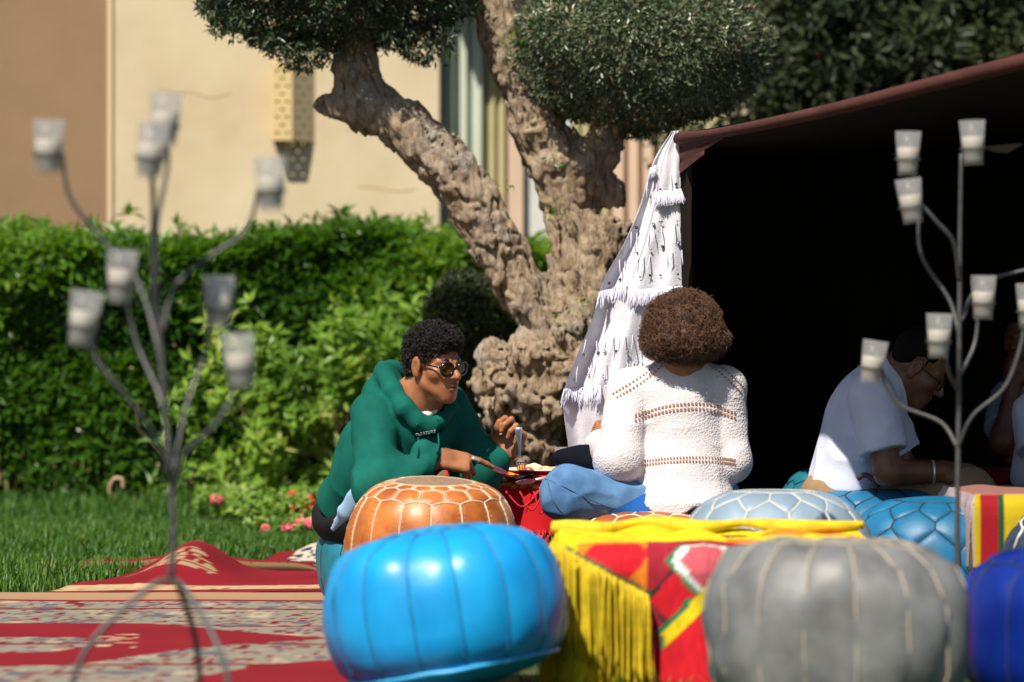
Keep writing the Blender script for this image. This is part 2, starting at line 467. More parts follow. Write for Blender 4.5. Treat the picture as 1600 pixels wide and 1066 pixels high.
# ------------------------------------------------------------------ hedge
def rosettes(base, up, leaf_len, nl, spread, wid, rbase, name, mt, parent, droop=.12):
    n = len(base); u = unit(up)
    ref = np.where(np.abs(u[:, 2:3]) < .9, np.array([[0, 0, 1.]]), np.array([[1., 0, 0]]))
    s = unit(np.cross(u, ref)); t = np.cross(u, s)
    B = []; D = []; Nn = []; Ln = []; Wd = []; R = []
    for k in range(nl):
        a = rng.uniform(0, 2 * math.pi, n)[:, None]; e = rng.uniform(spread[0], spread[1], n)[:, None]
        d = u * np.sin(e) + (s * np.cos(a) + t * np.sin(a)) * np.cos(e)
        B.append(base + u * rng.uniform(-.03, .01, n)[:, None]); D.append(d); Nn.append(unit(u + rng.normal(0, .25, (n, 3))))
        l = leaf_len * rng.uniform(.6, 1.25, n); Ln.append(l); Wd.append(l * wid * rng.uniform(.8, 1.2, n)); R.append(np.clip(rbase + rng.normal(0, .13, n), 0, 1))
    V, F, r = leaves(np.concatenate(B), np.concatenate(D), np.concatenate(Nn), np.concatenate(Ln), np.concatenate(Wd), np.concatenate(R), droop=droop)
    o = obj(name, V, F, mt, parent, smooth=False, attrs={'leaf_tone': ('FLOAT', r)})
    o['kind'] = 'stuff'; return o
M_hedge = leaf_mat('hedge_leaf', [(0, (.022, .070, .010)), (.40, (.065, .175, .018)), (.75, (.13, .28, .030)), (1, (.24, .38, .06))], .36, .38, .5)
M_lime = leaf_mat('lime_leaf', [(0, (.05, .11, .014)), (.4, (.15, .29, .035)), (.85, (.29, .44, .07)), (1, (.42, .46, .14))], .4, .35, .4)
M_twig = mat('twig_bark', (.13, .085, .05), .9, var=.4, vscale=20)
hedge = thing('hedge', 'long clipped green hedge along the house wall', 'hedge', (-1.6, 14.9, 0))
n = 17500
x = rng.uniform(-3.9, .95, n); top = 1.24 + .07 * fbm(np.stack([x * 1.5, x * 0 + 3, x * 0], 1), 3, 3) - .06 * np.clip(x + 1.0, 0, 2)
kind = rng.random(n)
z = np.where(kind < .25, top + rng.exponential(.022, n) - .015, np.where(kind < .82, top * rng.random(n) ** .75, top * rng.random(n)))
yb = 14.64 + .08 * fbm(np.stack([x * 2.2, z * 2.6, z * 0], 1), 3, 9)
y = np.where(kind < .25, rng.uniform(14.66, 15.5, n), yb + np.where(kind < .82, rng.exponential(.05, n), rng.uniform(.1, .5, n)))
keep = ~((z < .25) & (rng.random(n) < .5)); x, y, z, kind, top = x[keep], y[keep], z[keep], kind[keep], top[keep]
nn = len(x)
up = np.stack([rng.normal(0, .45, nn), np.where(kind < .25, rng.normal(-.1, .3, nn), -.65 + rng.normal(0, .3, nn)), np.where(kind < .25, 1.0, .75 + rng.normal(0, .3, nn))], 1)
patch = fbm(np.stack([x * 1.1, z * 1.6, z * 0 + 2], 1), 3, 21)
rb = np.clip(.50 + .42 * patch + .26 * (z / 1.3 - .5), .05, .95)  # patchy light and the sunlit top are put into the leaf tones
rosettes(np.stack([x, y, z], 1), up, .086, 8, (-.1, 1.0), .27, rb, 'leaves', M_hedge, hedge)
mb = MB()
for i in range(70):
    bx = rng.uniform(-3.8, .9); by = rng.uniform(14.95, 15.3); pts = [np.array([bx, by, 0])]
    for k in range(4): pts.append(pts[-1] + np.array([rng.normal(0, .06), rng.normal(0, .05), .26]))
    mb.tube(pts, [.014, .012, .01, .008, .005], 5)
o = mb.build('stems', M_twig, hedge); o['kind'] = 'stuff'

# looser yellow-green shrub in front of the hedge
lime = thing('lime_shrub', 'loose yellow-green leafy shrub behind the man in green', 'shrub', (-1.0, 14.0, 0))
n = 1500
x = rng.normal(-.80, .30, n); z = np.abs(rng.normal(.50, .27, n)); z = np.clip(z, .10, 2.0)
y = 14.05 + .45 * rng.random(n) ** 1.5 + .12 * fbm(np.stack([x * 4, z * 4, z * 0], 1), 2, 31)
keep = (x > -1.75) & (x < .2) & (z < .84 + .16 * fbm(np.stack([x * 3.2, x * 0 + 5, x * 0], 1), 3, 91) - .5 * np.abs(x + .75) ** 2 + rng.uniform(0, .22, n) ** 1.0) & (fbm(np.stack([x * 4.5, z * 4.5, y * 3], 1), 2, 77) > -.12); x, y, z = x[keep], y[keep], z[keep]; nn = len(x)
rosettes(np.stack([x, y, z], 1), np.stack([rng.normal(0, .5, nn), -.7 + rng.normal(0, .3, nn), .6 + rng.normal(0, .3, nn)], 1), .075, 6, (-.2, .8), .38,
         np.clip(.5 + .35 * fbm(np.stack([x * 3, z * 3, z * 0], 1), 2, 41), .1, .95), 'leaves', M_lime, lime)
mb = MB()
for i in range(34):
    bx = rng.normal(-.82, .28); pts = [np.array([bx, 14.45, 0])]
    for k in range(4): pts.append(pts[-1] + np.array([rng.normal(0, .09), rng.normal(-.03, .05), .13]))
    mb.tube(pts, [.009, .007, .006, .005, .003], 5)
mb.build('stems', M_twig, lime)['kind'] = 'stuff'

# dark clipped ball between hedge and trunk, white-flowering shrub under it
def leaf_ball(name, n, c, r, ln, wd, mt, parent, noise_amp=.12, nseed=1, inner=.25, outward=.6, cut=None, rb=.5, rv=.2, nsc=3.0):
    d = rand_dir(n); rad = np.where(rng.random(n) < inner, rng.uniform(.45, .95, n), rng.uniform(.9, 1.03, n))
    nz = 1 + noise_amp * fbm(d * nsc, 3, nseed)
    p = np.array(c) + d * np.array(r) * (rad * nz)[:, None]
    if cut is not None: k = cut(p); d, p, rad = d[k], p[k], rad[k]
    m = len(p); nrm = unit(d / np.array(r))
    dirs = unit(nrm * outward + rng.normal(0, .75, (m, 3)))
    R = np.clip(rb + rv * fbm(p * 9, 2, nseed + 5) + rng.normal(0, .16, m), 0, 1)
    V, F, rr = leaves(p, dirs, unit(nrm + rng.normal(0, .5, (m, 3))), ln * rng.uniform(.6, 1.3, m), wd * rng.uniform(.7, 1.3, m), R)
    o = obj(name, V, F, mt, parent, smooth=False, attrs={'leaf_tone': ('FLOAT', rr)}); o['kind'] = 'stuff'; return o
M_olive = leaf_mat('olive_leaf', [(0, (.018, .036, .018)), (.35, (.045, .080, .034)), (.7, (.11, .150, .075)), (.92, (.21, .235, .150)), (1, (.34, .26, .15))], .36, .2, .55)
M_dark = leaf_mat('dark_leaf', [(0, (.014, .022, .010)), (.6, (.036, .052, .020)), (1, (.085, .10, .038))], .5, .15, .3)
ball = thing('topiary_shrub', 'dark rounded clipped shrub beside the olive trunk', 'shrub', tuple(P(728, 800, 12.6) * 1))
ball.location.z = 0; ORIGIN[ball][2] = 0
bc = P(730, 515, 12.6)
leaf_ball('leaves', 11000, bc, (.18, .2, .235), .024, .011, M_dark, ball, rb=.75)
MB().tube([(bc.x, bc.y, 0), (bc.x, bc.y, bc.z)], [.03, .02], 8).build('trunk', M_twig, ball)
wf = thing('flowering_shrub', 'dark green shrub with a few small white flowers beside the olive trunk', 'shrub', (P(745, 0, 12.9).x, 12.9, 0))
n = 650; x = rng.normal(P(745, 0, 12.9).x, .13, n); z = rng.uniform(.03, .72, n); y = 12.9 + rng.normal(0, .12, n)
rosettes(np.stack([x, y, z], 1), np.stack([rng.normal(0, .5, n), -.6 + rng.normal(0, .3, n), .6 + rng.normal(0, .3, n)], 1), .06, 6, (-.2, .9), .35, np.full(n, .25), 'leaves', M_hedge, wf)
M_petal_w = mat('white_petal', (.80, .80, .74), .6)
for (px, py) in ((735, 577), (742, 594), (729, 600), (746, 608), (722, 606), (738, 622), (752, 588)):
    c = np.array(P(px, py, 12.72)); mb = MB()
    for k in range(5):
        a = k * 2 * math.pi / 5; dv = np.array([math.cos(a), -.35, math.sin(a)]) * .016; sd = np.array([-math.sin(a), 0, math.cos(a)]) * .009
        mb.add([c, c + dv * .6 + sd, c + dv * 1.1, c + dv * .6 - sd, c + [0, .004, 0]], [(0, 1, 2, 3), (4, 3, 2, 1)])
    mb.build('flower', M_petal_w, wf)

# ------------------------------------------------------------------ dark trees behind the tent
def big_tree(label, c, r, n, seed, trunk):
    t = thing('evergreen_tree', label, 'tree', (trunk[0], trunk[1], 0), 'dark trees behind the tent')
    pts = [(trunk[0], trunk[1], 0), (trunk[0] + .05, trunk[1], 1.2), (c[0], c[1], c[2])]
    MB().tube(spline(pts, 12), np.linspace(.2, .08, 12), 10).build('trunk', M_twig, t)
    mb = MB()
    for k in range(7):
        a = rng.uniform(0, 6.28); e = np.array(c) + np.array([math.cos(a) * r[0] * .7, math.sin(a) * r[1] * .6, rng.uniform(-.3, .6) * r[2]])
        mb.tube(spline([(trunk[0], trunk[1], c[2] - r[2] * .6), (np.array([trunk[0], trunk[1], c[2]]) + e) / 2, e], 8), np.linspace(.07, .02, 8), 6)
    mb.build('limbs', M_twig, t)
    V = []; F = []; R = []; k0 = 0
    for k in range(60):                                          # clumps through the crown volume
        d = rand_dir(1)[0]; cc = np.array(c) + d * np.array(r) * rng.uniform(.35, 1.0) ; rr = rng.uniform(.22, .45)
        m = n // 60; dd = rand_dir(m); p = cc + dd * rr * rng.uniform(.4, 1.05, m)[:, None] * np.array([1, 1, .75])
        v, f, q = leaves(p, unit(dd * .6 + rng.normal(0, .7, (m, 3))), unit(dd + rng.normal(0, .4, (m, 3))), .085 * rng.uniform(.6, 1.3, m), .032 * rng.uniform(.7, 1.3, m), np.clip(rng.uniform(0, .9) + rng.normal(0, .15, m), 0, 1))
        V.append(v); F.append(f + k0); R.append(q); k0 += len(v)
    o = obj('crown', np.concatenate(V), np.concatenate(F), M_dark, t, smooth=False, attrs={'leaf_tone': ('FLOAT', np.concatenate(R))}); o['kind'] = 'stuff'
big_tree('dark evergreen tree behind the tent, next to the olive tree crown', (1.65, 15.6, 2.55), (1.0, .8, 1.25), 26000, 3, (1.7, 15.8))
big_tree('dark evergreen tree behind the tent at the far corner of the picture', (2.9, 15.9, 2.7), (1.1, .9, 1.4), 26000, 4, (3.0, 16.1))
big_tree('dark evergreen tree standing behind the other dark trees', (2.25, 16.7, 2.6), (1.5, .6, 1.5), 30000, 5, (2.3, 16.8))

# ------------------------------------------------------------------ old olive tree
TD = 11.3
olive = thing('olive_tree', 'old gnarled olive tree with two leaning limbs and clipped round crowns', 'tree', (P(840, 0, TD).x, TD, 0))
def tp(x, y, dd=0): return PA(x, y, TD + dd)
sT = FPX / TD
LL = [tp(855, 505, 0), tp(808, 440, -.02), tp(770, 375, -.03), tp(735, 310, -.04), tp(690, 250, -.05), tp(635, 200, -.05), tp(580, 165, -.04), tp(556, 110, -.03), tp(550, 40, 0), tp(540, -60, .02)]
LR = [50 / sT, 40 / sT, 42 / sT, 45 / sT, 43 / sT, 40 / sT, 41 / sT, 36 / sT, 33 / sT, 28 / sT]
RL = [tp(885, 500, .06), tp(893, 420, .08), tp(894, 340, .08), tp(872, 260, .08), tp(840, 195, .08), tp(806, 120, .08), tp(780, 50, .08), tp(762, -40, .1), tp(750, -120, .1)]
RR = [50 / sT, 40 / sT, 40 / sT, 48 / sT, 44 / sT, 35 / sT, 37 / sT, 36 / sT, 32 / sT]
knots = [(800, 590, -.16, 42), (772, 560, -.08, 34), (830, 560, -.22, 40), (870, 600, -.2, 46), (785, 640, -.14, 34), (905, 560, -.1, 36), (850, 640, -.2, 40), (815, 615, -.24, 30), (765, 600, -.05, 30), (900, 640, -.14, 34), (845, 690, -.16, 40), (800, 690, -.12, 30), (890, 520, -.1, 34)]
def trunk_field(p):
    w = p + (.012 * np.stack([vnoise(p * 14, 1), vnoise(p * 14, 2), vnoise(p * 14, 3)], 1)).astype(np.float32)
    d = chain(w, LL, LR, .02)
    d = smin(d, chain(w, RL, RR, .02), .012)
    d = smin(d, rcone(w, tp(842, 560), tp(842, 880), 60 / sT, 74 / sT), .04)
    d = smin(d, rcone(w, tp(915, 490, .05), tp(870, 860, .05), 40 / sT, 76 / sT), .05)
    for x, y, dd, r in knots: d = smin(d, ell(w, tp(x, y, dd), (r * .92 / sT,) * 3), .022)
    # cut stump beside the right limb, crotch limb into the right crown, snag on the left limb
    d = smin(d, rcone(w, tp(925, 480, -.02), tp(951, 352, -.05), 50 / sT, 37 / sT), .03)
    d = smin(d, chain(w, [tp(890, 290, .08), tp(940, 235, .06), tp(965, 170, .05), tp(985, 90, .05)], [40 / sT, 32 / sT, 24 / sT, 18 / sT]), .03)
    d = smin(d, ell(w, tp(955, 300, .06), (24 / sT, .05, 32 / sT)), .03)
    d = smin(d, rcone(w, tp(575, 178, -.04), tp(516, 164, -.06), 34 / sT, 21 / sT), .03)
    d = np.maximum(d, -rcone(w, tp(500, 150, -.1), tp(512, 178, -.08), .02, .012) - .0)
    # bark: long ridges up the limbs, lumps and pits low down
    low = np.clip((p[:, 2] - .62) / .25, 0, 1)
    q = p.copy(); q[:, 2] *= .30; q[:, 0] += p[:, 2] * .3
    ridge = np.abs(vnoise(q * 30, 7)) * .6 + np.abs(vnoise(q * 62, 8)) * .4
    lump = fbm(p * 17, 3, 12)
    pit = np.clip(np.abs(vnoise(p * 24, 15)) - .12, -.12, .3)
    crack = np.clip(.16 - np.abs(vnoise(q * np.float32(22) + 3, 33)), 0, .16) / .16
    d = d + (.012 - .022 * ridge + .020 * crack) * (.5 + .5 * low) - (lump * .017 + pit * .075 + vnoise(p * 46, 19) * .010 + vnoise(p * 78, 29) * .005 - .008) * (1 - .70 * low)
    # saw cut across the stump
    n = A([.18, -.45, .87]); n = n / np.linalg.norm(n)
    stub = rcone(p, tp(951, 330, -.05), tp(962, 260, -.05), .085, .085)
    cut = np.maximum((A(tp(950, 350, -.05)) - p) @ n * -1 * -1, stub)
    return np.maximum(d, -cut) * .8
lo, hi = bounds(LL + RL + [tp(760, 880, -.4), tp(1000, 300, .3), tp(500, 165)], .28)
lo[2] = -.02
V, Q = surface(trunk_field, lo, hi, .0068)
def bark_material():
    m = bpy.data.materials.new('olive_bark'); m.use_nodes = True
    nt = m.node_tree; N = nt.nodes; L = nt.links; b = N['Principled BSDF']; b.inputs['Roughness'].default_value = .93; b.inputs['Specular IOR Level'].default_value = .2
    tc = N.new('ShaderNodeTexCoord'); mp = N.new('ShaderNodeMapping'); mp.inputs['Scale'].default_value = (1, 1, .30); mp.inputs['Rotation'].default_value = (0, .25, 0)
    L.new(tc.outputs['Object'], mp.inputs['Vector'])
    def tex(scale, detail, vec, rough=.65):
        n = N.new('ShaderNodeTexNoise'); n.inputs['Scale'].default_value = scale; n.inputs['Detail'].default_value = detail; n.inputs['Roughness'].default_value = rough; n.inputs['Distortion'].default_value = .6
        L.new(vec, n.inputs['Vector']); return n.outputs['Fac']
    fib = tex(46, 8, mp.outputs['Vector'], .72); blot = tex(7, 6, tc.outputs['Object']); grey = tex(4, 4, tc.outputs['Object']); fine = tex(130, 6, mp.outputs['Vector'])
    def ramp(src, stops):
        r = N.new('ShaderNodeValToRGB'); e = r.color_ramp.elements
        while len(e) < len(stops): e.new(.5)
        for i, (p, c) in enumerate(stops): e[i].position = p; e[i].color = (*c, 1)
        L.new(src, r.inputs['Fac']); return r.outputs['Color']
    base = ramp(fib, [(.30, (.085, .060, .040)), (.40, (.34, .25, .165)), (.52, (.58, .46, .33)), (.72, (.68, .59, .46))])
    tint = ramp(blot, [(.32, (.70, .62, .55)), (.62, (1, .98, .95))])
    gm = ramp(grey, [(.50, (0, 0, 0)), (.68, (.75, .75, .75))])
    mul = N.new('ShaderNodeMix'); mul.data_type = 'RGBA'; mul.blend_type = 'MULTIPLY'; mul.inputs['Factor'].default_value = 1
    L.new(base, mul.inputs[6]); L.new(tint, mul.inputs[7])
    gr = ramp(fib, [(.34, (.14, .12, .105)), (.56, (.48, .44, .39)), (.75, (.62, .59, .54))])
    mx = N.new('ShaderNodeMix'); mx.data_type = 'RGBA'; L.new(gm, mx.inputs['Factor']); L.new(mul.outputs[2], mx.inputs[6]); L.new(gr, mx.inputs[7])
    L.new(mx.outputs[2], b.inputs['Base Color'])
    ad = N.new('ShaderNodeMath'); ad.operation = 'MULTIPLY_ADD'; ad.inputs[1].default_value = .35; L.new(fine, ad.inputs[0]); L.new(fib, ad.inputs[2])
    bp = N.new('ShaderNodeBump'); bp.inputs['Strength'].default_value = 1.0; bp.inputs['Distance'].default_value = .030; L.new(ad.outputs[0], bp.inputs['Height']); L.new(bp.outputs['Normal'], b.inputs['Normal'])
    return m
M_bark = bark_material()
obj('trunk', V, Q, M_bark, olive)
leaf_ball('crown', 34000, tp(1000, 75, .02), (190 / sT, .40, 127 / sT), .026, .0105, M_olive, olive, .10, 3, .22, .55, rb=.66, rv=.18)
leaf_ball('crown', 30000, tp(520, -52, .0), (212 / sT, .40, 128 / sT), .034, .0105, M_olive, olive, .16, 14, .25, .55, rb=.34, rv=.2, nsc=4)  # shade on the left crown is put into its darker leaf tones
# drooping sprigs under the left crown and small shoots on the bark
n = 420; xs = rng.uniform(330, 705, n); B = np.array([PA(a, 58 + 26 * math.sin(a * .03) + rng.uniform(-14, 28) - 22 * (abs(a - 520) / 200) ** 2, TD + rng.uniform(-.3, .3)) for a in xs])
Vl, Fl, Rl = leaves(np.repeat(B, 5, 0) + rng.normal(0, .008, (n * 5, 3)), unit(np.array([0, 0, -.5]) + rng.normal(0, .6, (n * 5, 3))), rand_dir(n * 5), rng.uniform(.02, .045, n * 5), rng.uniform(.007, .012, n * 5), rng.uniform(.1, .7, n * 5))
obj('sprigs', Vl, Fl, M_olive, olive, smooth=False, attrs={'leaf_tone': ('FLOAT', Rl)})['kind'] = 'stuff'
sh = []
for (x, y) in ((790, 75), (800, 60), (812, 72), (865, 250), (872, 262), (862, 320), (870, 332), (905, 470), (915, 480), (790, 290), (870, 500), (835, 565), (848, 560)):
    for k in range(9): sh.append(PA(x + rng.normal(0, 6), y + rng.normal(0, 6), TD - .17 + (0.02 if y < 300 else -.06) + rng.normal(0, .02)))
sh = np.array(sh); m = len(sh)
Vl, Fl, Rl = leaves(sh, unit(np.array([0, -.6, .4]) + rng.normal(0, .6, (m, 3))), rand_dir(m), rng.uniform(.015, .03, m), rng.uniform(.008, .012, m), rng.uniform(.3, .9, m))
obj('shoots', Vl, Fl, M_hedge, olive, smooth=False, attrs={'leaf_tone': ('FLOAT', Rl)})['kind'] = 'stuff'

# ------------------------------------------------------------------ leather poufs
MED = {}
def leather(name, col, dark, rough=.42, wear=.35, vs=7):
    m = mat(name, col, rough, var=wear, vscale=vs, bump=.12, bscale=110, col2=dark, spec=.5)
    return m
def pouf(name, label, c, R, H, mt, seam_mt, n=12, rings=((.10, 0.0), (.60, .035), (.80, .03), (.94, 0.0)), er=.62, ez=.85, phase=0.0, tilt=(0, 0), bulge=.007, wr=0.0, wseed=0,
         stitch=None, seam_r=.0032, floor=0.0, squash=None, arch=False, seamflat=False, group='leather floor poufs', piping=None):
    """panelled leather pouf: rows of side panels meeting in pointed seams, a round medallion on top"""
    o = thing(name, label, 'pouf', (c[0], c[1], c[2]), group)
    tx, ty = tilt; name_m = mt.name
    Rm = np.array(Matrix.Rotation(tx, 3, 'X') @ Matrix.Rotation(ty, 3, 'Y'))
    cc = np.array(c, float)
    def S(th, t, off=0.0):
        th = np.asarray(th, float); t = np.clip(np.asarray(t, float), 0, 1); ph = (t - .5) * math.pi
        cr = np.cos(ph); sr = np.sin(ph)
        r = R * np.clip(cr, 1e-6, 1) ** er; z = H / 2 + H / 2 * np.sign(sr) * np.abs(sr) ** ez
        p = np.stack([r * np.cos(th), r * np.sin(th), z], -1)
        nrm = np.stack([np.cos(th) * r / R ** 2, np.sin(th) * r / R ** 2, (z - H / 2) / (H / 2) ** 2 * .6], -1)
        nrm /= np.linalg.norm(nrm, axis=-1, keepdims=True) + 1e-9
        sh = p.shape[:-1]; q = p.reshape(-1, 3)
        w = .012 * vnoise(q * 5 + wseed * 7, 40 + wseed)
        if wr: 
            q2 = q * np.array([9, 9, 30]) + wseed; w = w + wr * (np.abs(vnoise(q2, 50 + wseed)) * 1.0 - .35) + wr * .5 * vnoise(q * 19, 60 + wseed)
        p = p + nrm * (off + np.asarray(w).reshape(sh))[..., None]
        if squash is not None: p = squash(p)
        p = (p - [0, 0, H / 2]) @ Rm.T + [0, 0, H / 2]
        p[..., 2] = np.maximum(p[..., 2], floor + .002 + 0.001 * off)
        return p + cc
    def tri(x): x = np.mod(x, 1.0); return 1 - np.abs(2 * x - 1) * 1.0      # 0 at the cell edge, 1 in its middle
    def shape(x): return np.sin(np.clip(tri(x), 0, 1) * math.pi / 2) if arch else tri(x)
    def B(k, th):                                                            # boundary above ring k-1
        t, a = rings[k]; ph = (th - phase) * n / (2 * math.pi) - .5 * ((k - 1) % 2)
        return t + a * (2 * shape(ph) - 1)
    da = 2 * math.pi / n
    nu, nv = 9, 13
    shared = None
    for k in range(len(rings) - 1):
        off = .5 * (k % 2)
        for i in range(n):
            u = np.linspace(0, 1, nu); v = np.linspace(0, 1, nv)
            th = phase + (i + off + u) * da
            lo_, hi_ = B(k, th), B(k + 1, th)
            T = lo_[:, None] + (hi_ - lo_)[:, None] * v[None]
            TH = np.repeat(th[:, None], nv, 1)
            bu = (1 - np.abs(2 * u - 1) ** 3)[:, None] * (1 - np.abs(2 * v - 1) ** 6)[None]
            obj('panel', S(TH, T, bulge * bu).reshape(-1, 3), grid_faces(nu, nv), mt, o)
    # base and medallion
    th = np.linspace(0, 2 * math.pi, 49); 
    v = np.linspace(rings[-1][0], 1, 7)
    TH, TT = np.meshgrid(th, v, indexing='ij')
    obj('medallion', S(TH, TT, .002).reshape(-1, 3), grid_faces(49, 7), MED.get(name_m, mt) if stitch else mt, o)
    v = np.linspace(0, rings[0][0], 5); TH, TT = np.meshgrid(th, v, indexing='ij')
    obj('base', S(TH, TT, 0.0).reshape(-1, 3), grid_faces(49, 5), mt, o)
    mb = MB()
    for k in range(len(rings) - 1):
        off = .5 * (k % 2)
        for i in range(n):
            th0 = phase + (i + off) * da
            t0, t1 = float(B(k, np.array(th0 + 1e-5))), float(B(k + 1, np.array(th0 + 1e-5)))
            ts = np.linspace(t0, t1, 12)
            mb.tube(S(np.full(12, th0), ts, seam_r * .35), seam_r, 5)
    for k in range(len(rings)):
        ths = np.linspace(0, 2 * math.pi, n * 8 + 1) + phase
        mb.tube(S(ths, B(k, ths), seam_r * .35), seam_r, 5, cap=False)
    mb.build('seam', seam_mt, o)
    if piping:
        ths = np.linspace(0, 2 * math.pi, 97); MB().tube(S(ths, np.full(97, rings[0][0]), .004), .0058, 6, cap=False).build('piping', piping, o)
    if stitch:
        mb = MB()
        for k in range(len(rings) - 1):
            off = .5 * (k % 2)
            for i in range(n):
                for uu in (.10, .90):
                    th0 = phase + (i + off + uu) * da; t0, t1 = float(B(k, np.array(th0))), float(B(k + 1, np.array(th0)))
                    m = 26 if k == 0 else 9
                    for t in np.linspace(t0 + .01, t1 - .01, m):
                        q = S(np.array([th0]), np.array([t]), bulge * .3 + .0004)[0]
                        mb.box(q, (.0017, .0017, .0026))
        mb.build('stitching', stitch, o)['kind'] = 'stuff'
    return o
M_or = leather('orange_leather', (.50, .165, .030), (.27, .065, .012), .42, .35, 11)
M_or2 = leather('rust_leather', (.36, .10, .030), (.24, .06, .017), .42, .3, 9)
M_cs = mat('cream_piping', (.70, .58, .42), .7, var=.2, vscale=40)
M_sky = leather('sky_blue_leather', (.006, .32, .70), (.004, .23, .58), .38, .2, 5)
M_skyp = mat('sky_blue_piping', (.04, .40, .75), .4)
M_skys = mat('blue_green_thread', (.015, .17, .33), .6)
M_grey = leather('grey_leather', (.175, .18, .18), (.10, .102, .102), .50, .3, 9)
M_greys = mat('tan_thread', (.38, .32, .24), .7)
M_navy = leather('deep_blue_leather', (.004, .024, .24), (.003, .014, .15), .33, .2, 6)
M_dblue = leather('petrol_blue_leather', (.008, .15, .31), (.005, .10, .22), .5, .2, 8)
M_dseam = mat('dark_thread', (.012, .028, .04), .7)
M_bg = leather('blue_grey_leather', (.22, .30, .39), (.17, .24, .31), .5, .12, 6)
M_bgs = mat('pale_thread', (.50, .50, .46), .7)
M_teal = leather('teal_leather', (.012, .16, .22), (.008, .10, .14), .45, .3, 8)
M_slate = leather('slate_leather', (.030, .045, .075), (.02, .03, .05), .45, .3, 8)
M_white = mat('white_piping', (.75, .75, .74), .7)

MED['orange_leather'] = leather('worn_medallion', (.20, .11, .06), (.32, .22, .15), .6, .3, 60)
def cxy(px, d): return ((px - 800) * d / FPX, d)
x, d = cxy(675, 8.62); pouf('pouf', 'orange leather pouf with cream piping in front of the man in green', (x, d, 0), .236, .412, M_or, M_cs, 16, ((.12, 0), (.785, .010), (.89, .012), (.95, 0)), er=.40, ez=.84, phase=.40, stitch=M_cs, seam_r=.0022, bulge=.004, arch=True, tilt=(.06, .02), wseed=3)
x, d = cxy(1010, 9.20); pouf('pouf', 'rust orange leather pouf the woman in white sits on', (x, d, 0), .27, .30, M_or2, M_cs, 16, ((.12, 0), (.74, .012), (.86, .02), (.94, 0)), er=.5, ez=.7, phase=.1, stitch=None, seam_r=.0034, arch=True, wseed=5)
x, d = cxy(697, 7.02); pouf('pouf', 'bright sky blue leather pouf in front of the rugs', (x, d, .016), .276, .360, M_sky, M_skys, 16, ((.27, 0), (.93, .004), (.97, 0)), er=.52, ez=.82, phase=.13, tilt=(-.06, -.15), wr=.007, piping=M_skyp, seam_r=.0027, bulge=.0045, wseed=8)
x, d = cxy(1306, 6.42); pouf('pouf', 'large wrinkled grey leather pouf closest to the camera', (x, d, 0), .272, .392, M_grey, M_greys, 16, ((.13, 0), (.93, .004), (.97, 0)), er=.48, ez=.78, phase=.05, tilt=(-.03, 0), wr=.018, seam_r=.0026, bulge=.004, wseed=2)
x, d = cxy(1698, 6.75); pouf('pouf', 'glossy deep blue leather pouf beside the grey pouf', (x, d, 0), .275, .345, M_navy, M_dseam, 12, ((.13, 0), (.80, .012), (.92, 0)), er=.5, ez=.7, phase=.2, wr=.004, seam_r=.002, wseed=4)
def dome(p):
    q = p.copy(); return q
x, d = cxy(1210, 8.2); bgp = pouf('pouf', 'pale blue grey pouf with honeycomb seams behind the yellow cloth', (x, d, 0), .262, .415, M_bg, M_bgs, 12, ((.12, 0), (.50, .05), (.66, .05), (.80, .045), (.93, 0)), er=.62, ez=.95, phase=.1, seam_r=.0034, wseed=6)
x, d = cxy(1372, 9.55); pouf('pouf', 'petrol blue honeycomb pouf under the seated man in the tent', (x, d, 0), .315, .355, M_dblue, M_dseam, 14, ((.12, 0), (.48, .05), (.64, .05), (.79, .045), (.93, 0)), er=.55, ez=.9, phase=.3, seam_r=.0026, wseed=7)
x, d = cxy(1462, 8.72); pouf('pouf', 'petrol blue honeycomb pouf in front of the tent man', (x, d, 0), .25, .352, M_dblue, M_dseam, 11, ((.12, 0), (.46, .06), (.64, .06), (.80, .05), (.93, 0)), er=.55, ez=.85, phase=.0, seam_r=.0026, wseed=9)
x, d = cxy(622, 9.42); pouf('pouf', 'low teal leather pouf the man in green sits on', (x, d, 0), .235, .235, M_teal, M_dseam, 12, ((.12, 0), (.75, .02), (.9, 0)), er=.5, ez=.6, phase=.3, seam_r=.002, wr=.006, wseed=10)
x, d = cxy(1722, 8.05); pouf('pouf', 'dark slate leather pouf with white piping at the picture edge', (x, d, 0), .25, .385, M_slate, M_white, 10, ((.12, 0), (.72, .02), (.9, 0)), er=.6, ez=.8, phase=.25, seam_r=.003, wseed=11)
x, d = cxy(1268, 10.0); pouf('pouf', 'teal pouf just showing behind the back of the tent man', (x + .10, d, 0), .22, .40, M_teal, M_dseam, 12, ((.12, 0), (.75, .02), (.9, 0)), er=.55, ez=.8, seam_r=.002, wseed=12)
x, d = cxy(1660, 9.9); pouf('pouf', 'dark blue pouf under the white-shirted person at the picture edge', (x, d, 0), .27, .33, M_slate, M_dseam, 12, ((.12, 0), (.75, .02), (.9, 0)), er=.55, ez=.8, seam_r=.002, wseed=13)
x, d = cxy(1680, 11.0); pouf('pouf', 'dark pouf deep in the tent under the person in pale blue', (x, d, 0), .27, .33, M_teal, M_dseam, 12, ((.12, 0), (.75, .02), (.9, 0)), er=.55, ez=.8, seam_r=.002, wseed=14)
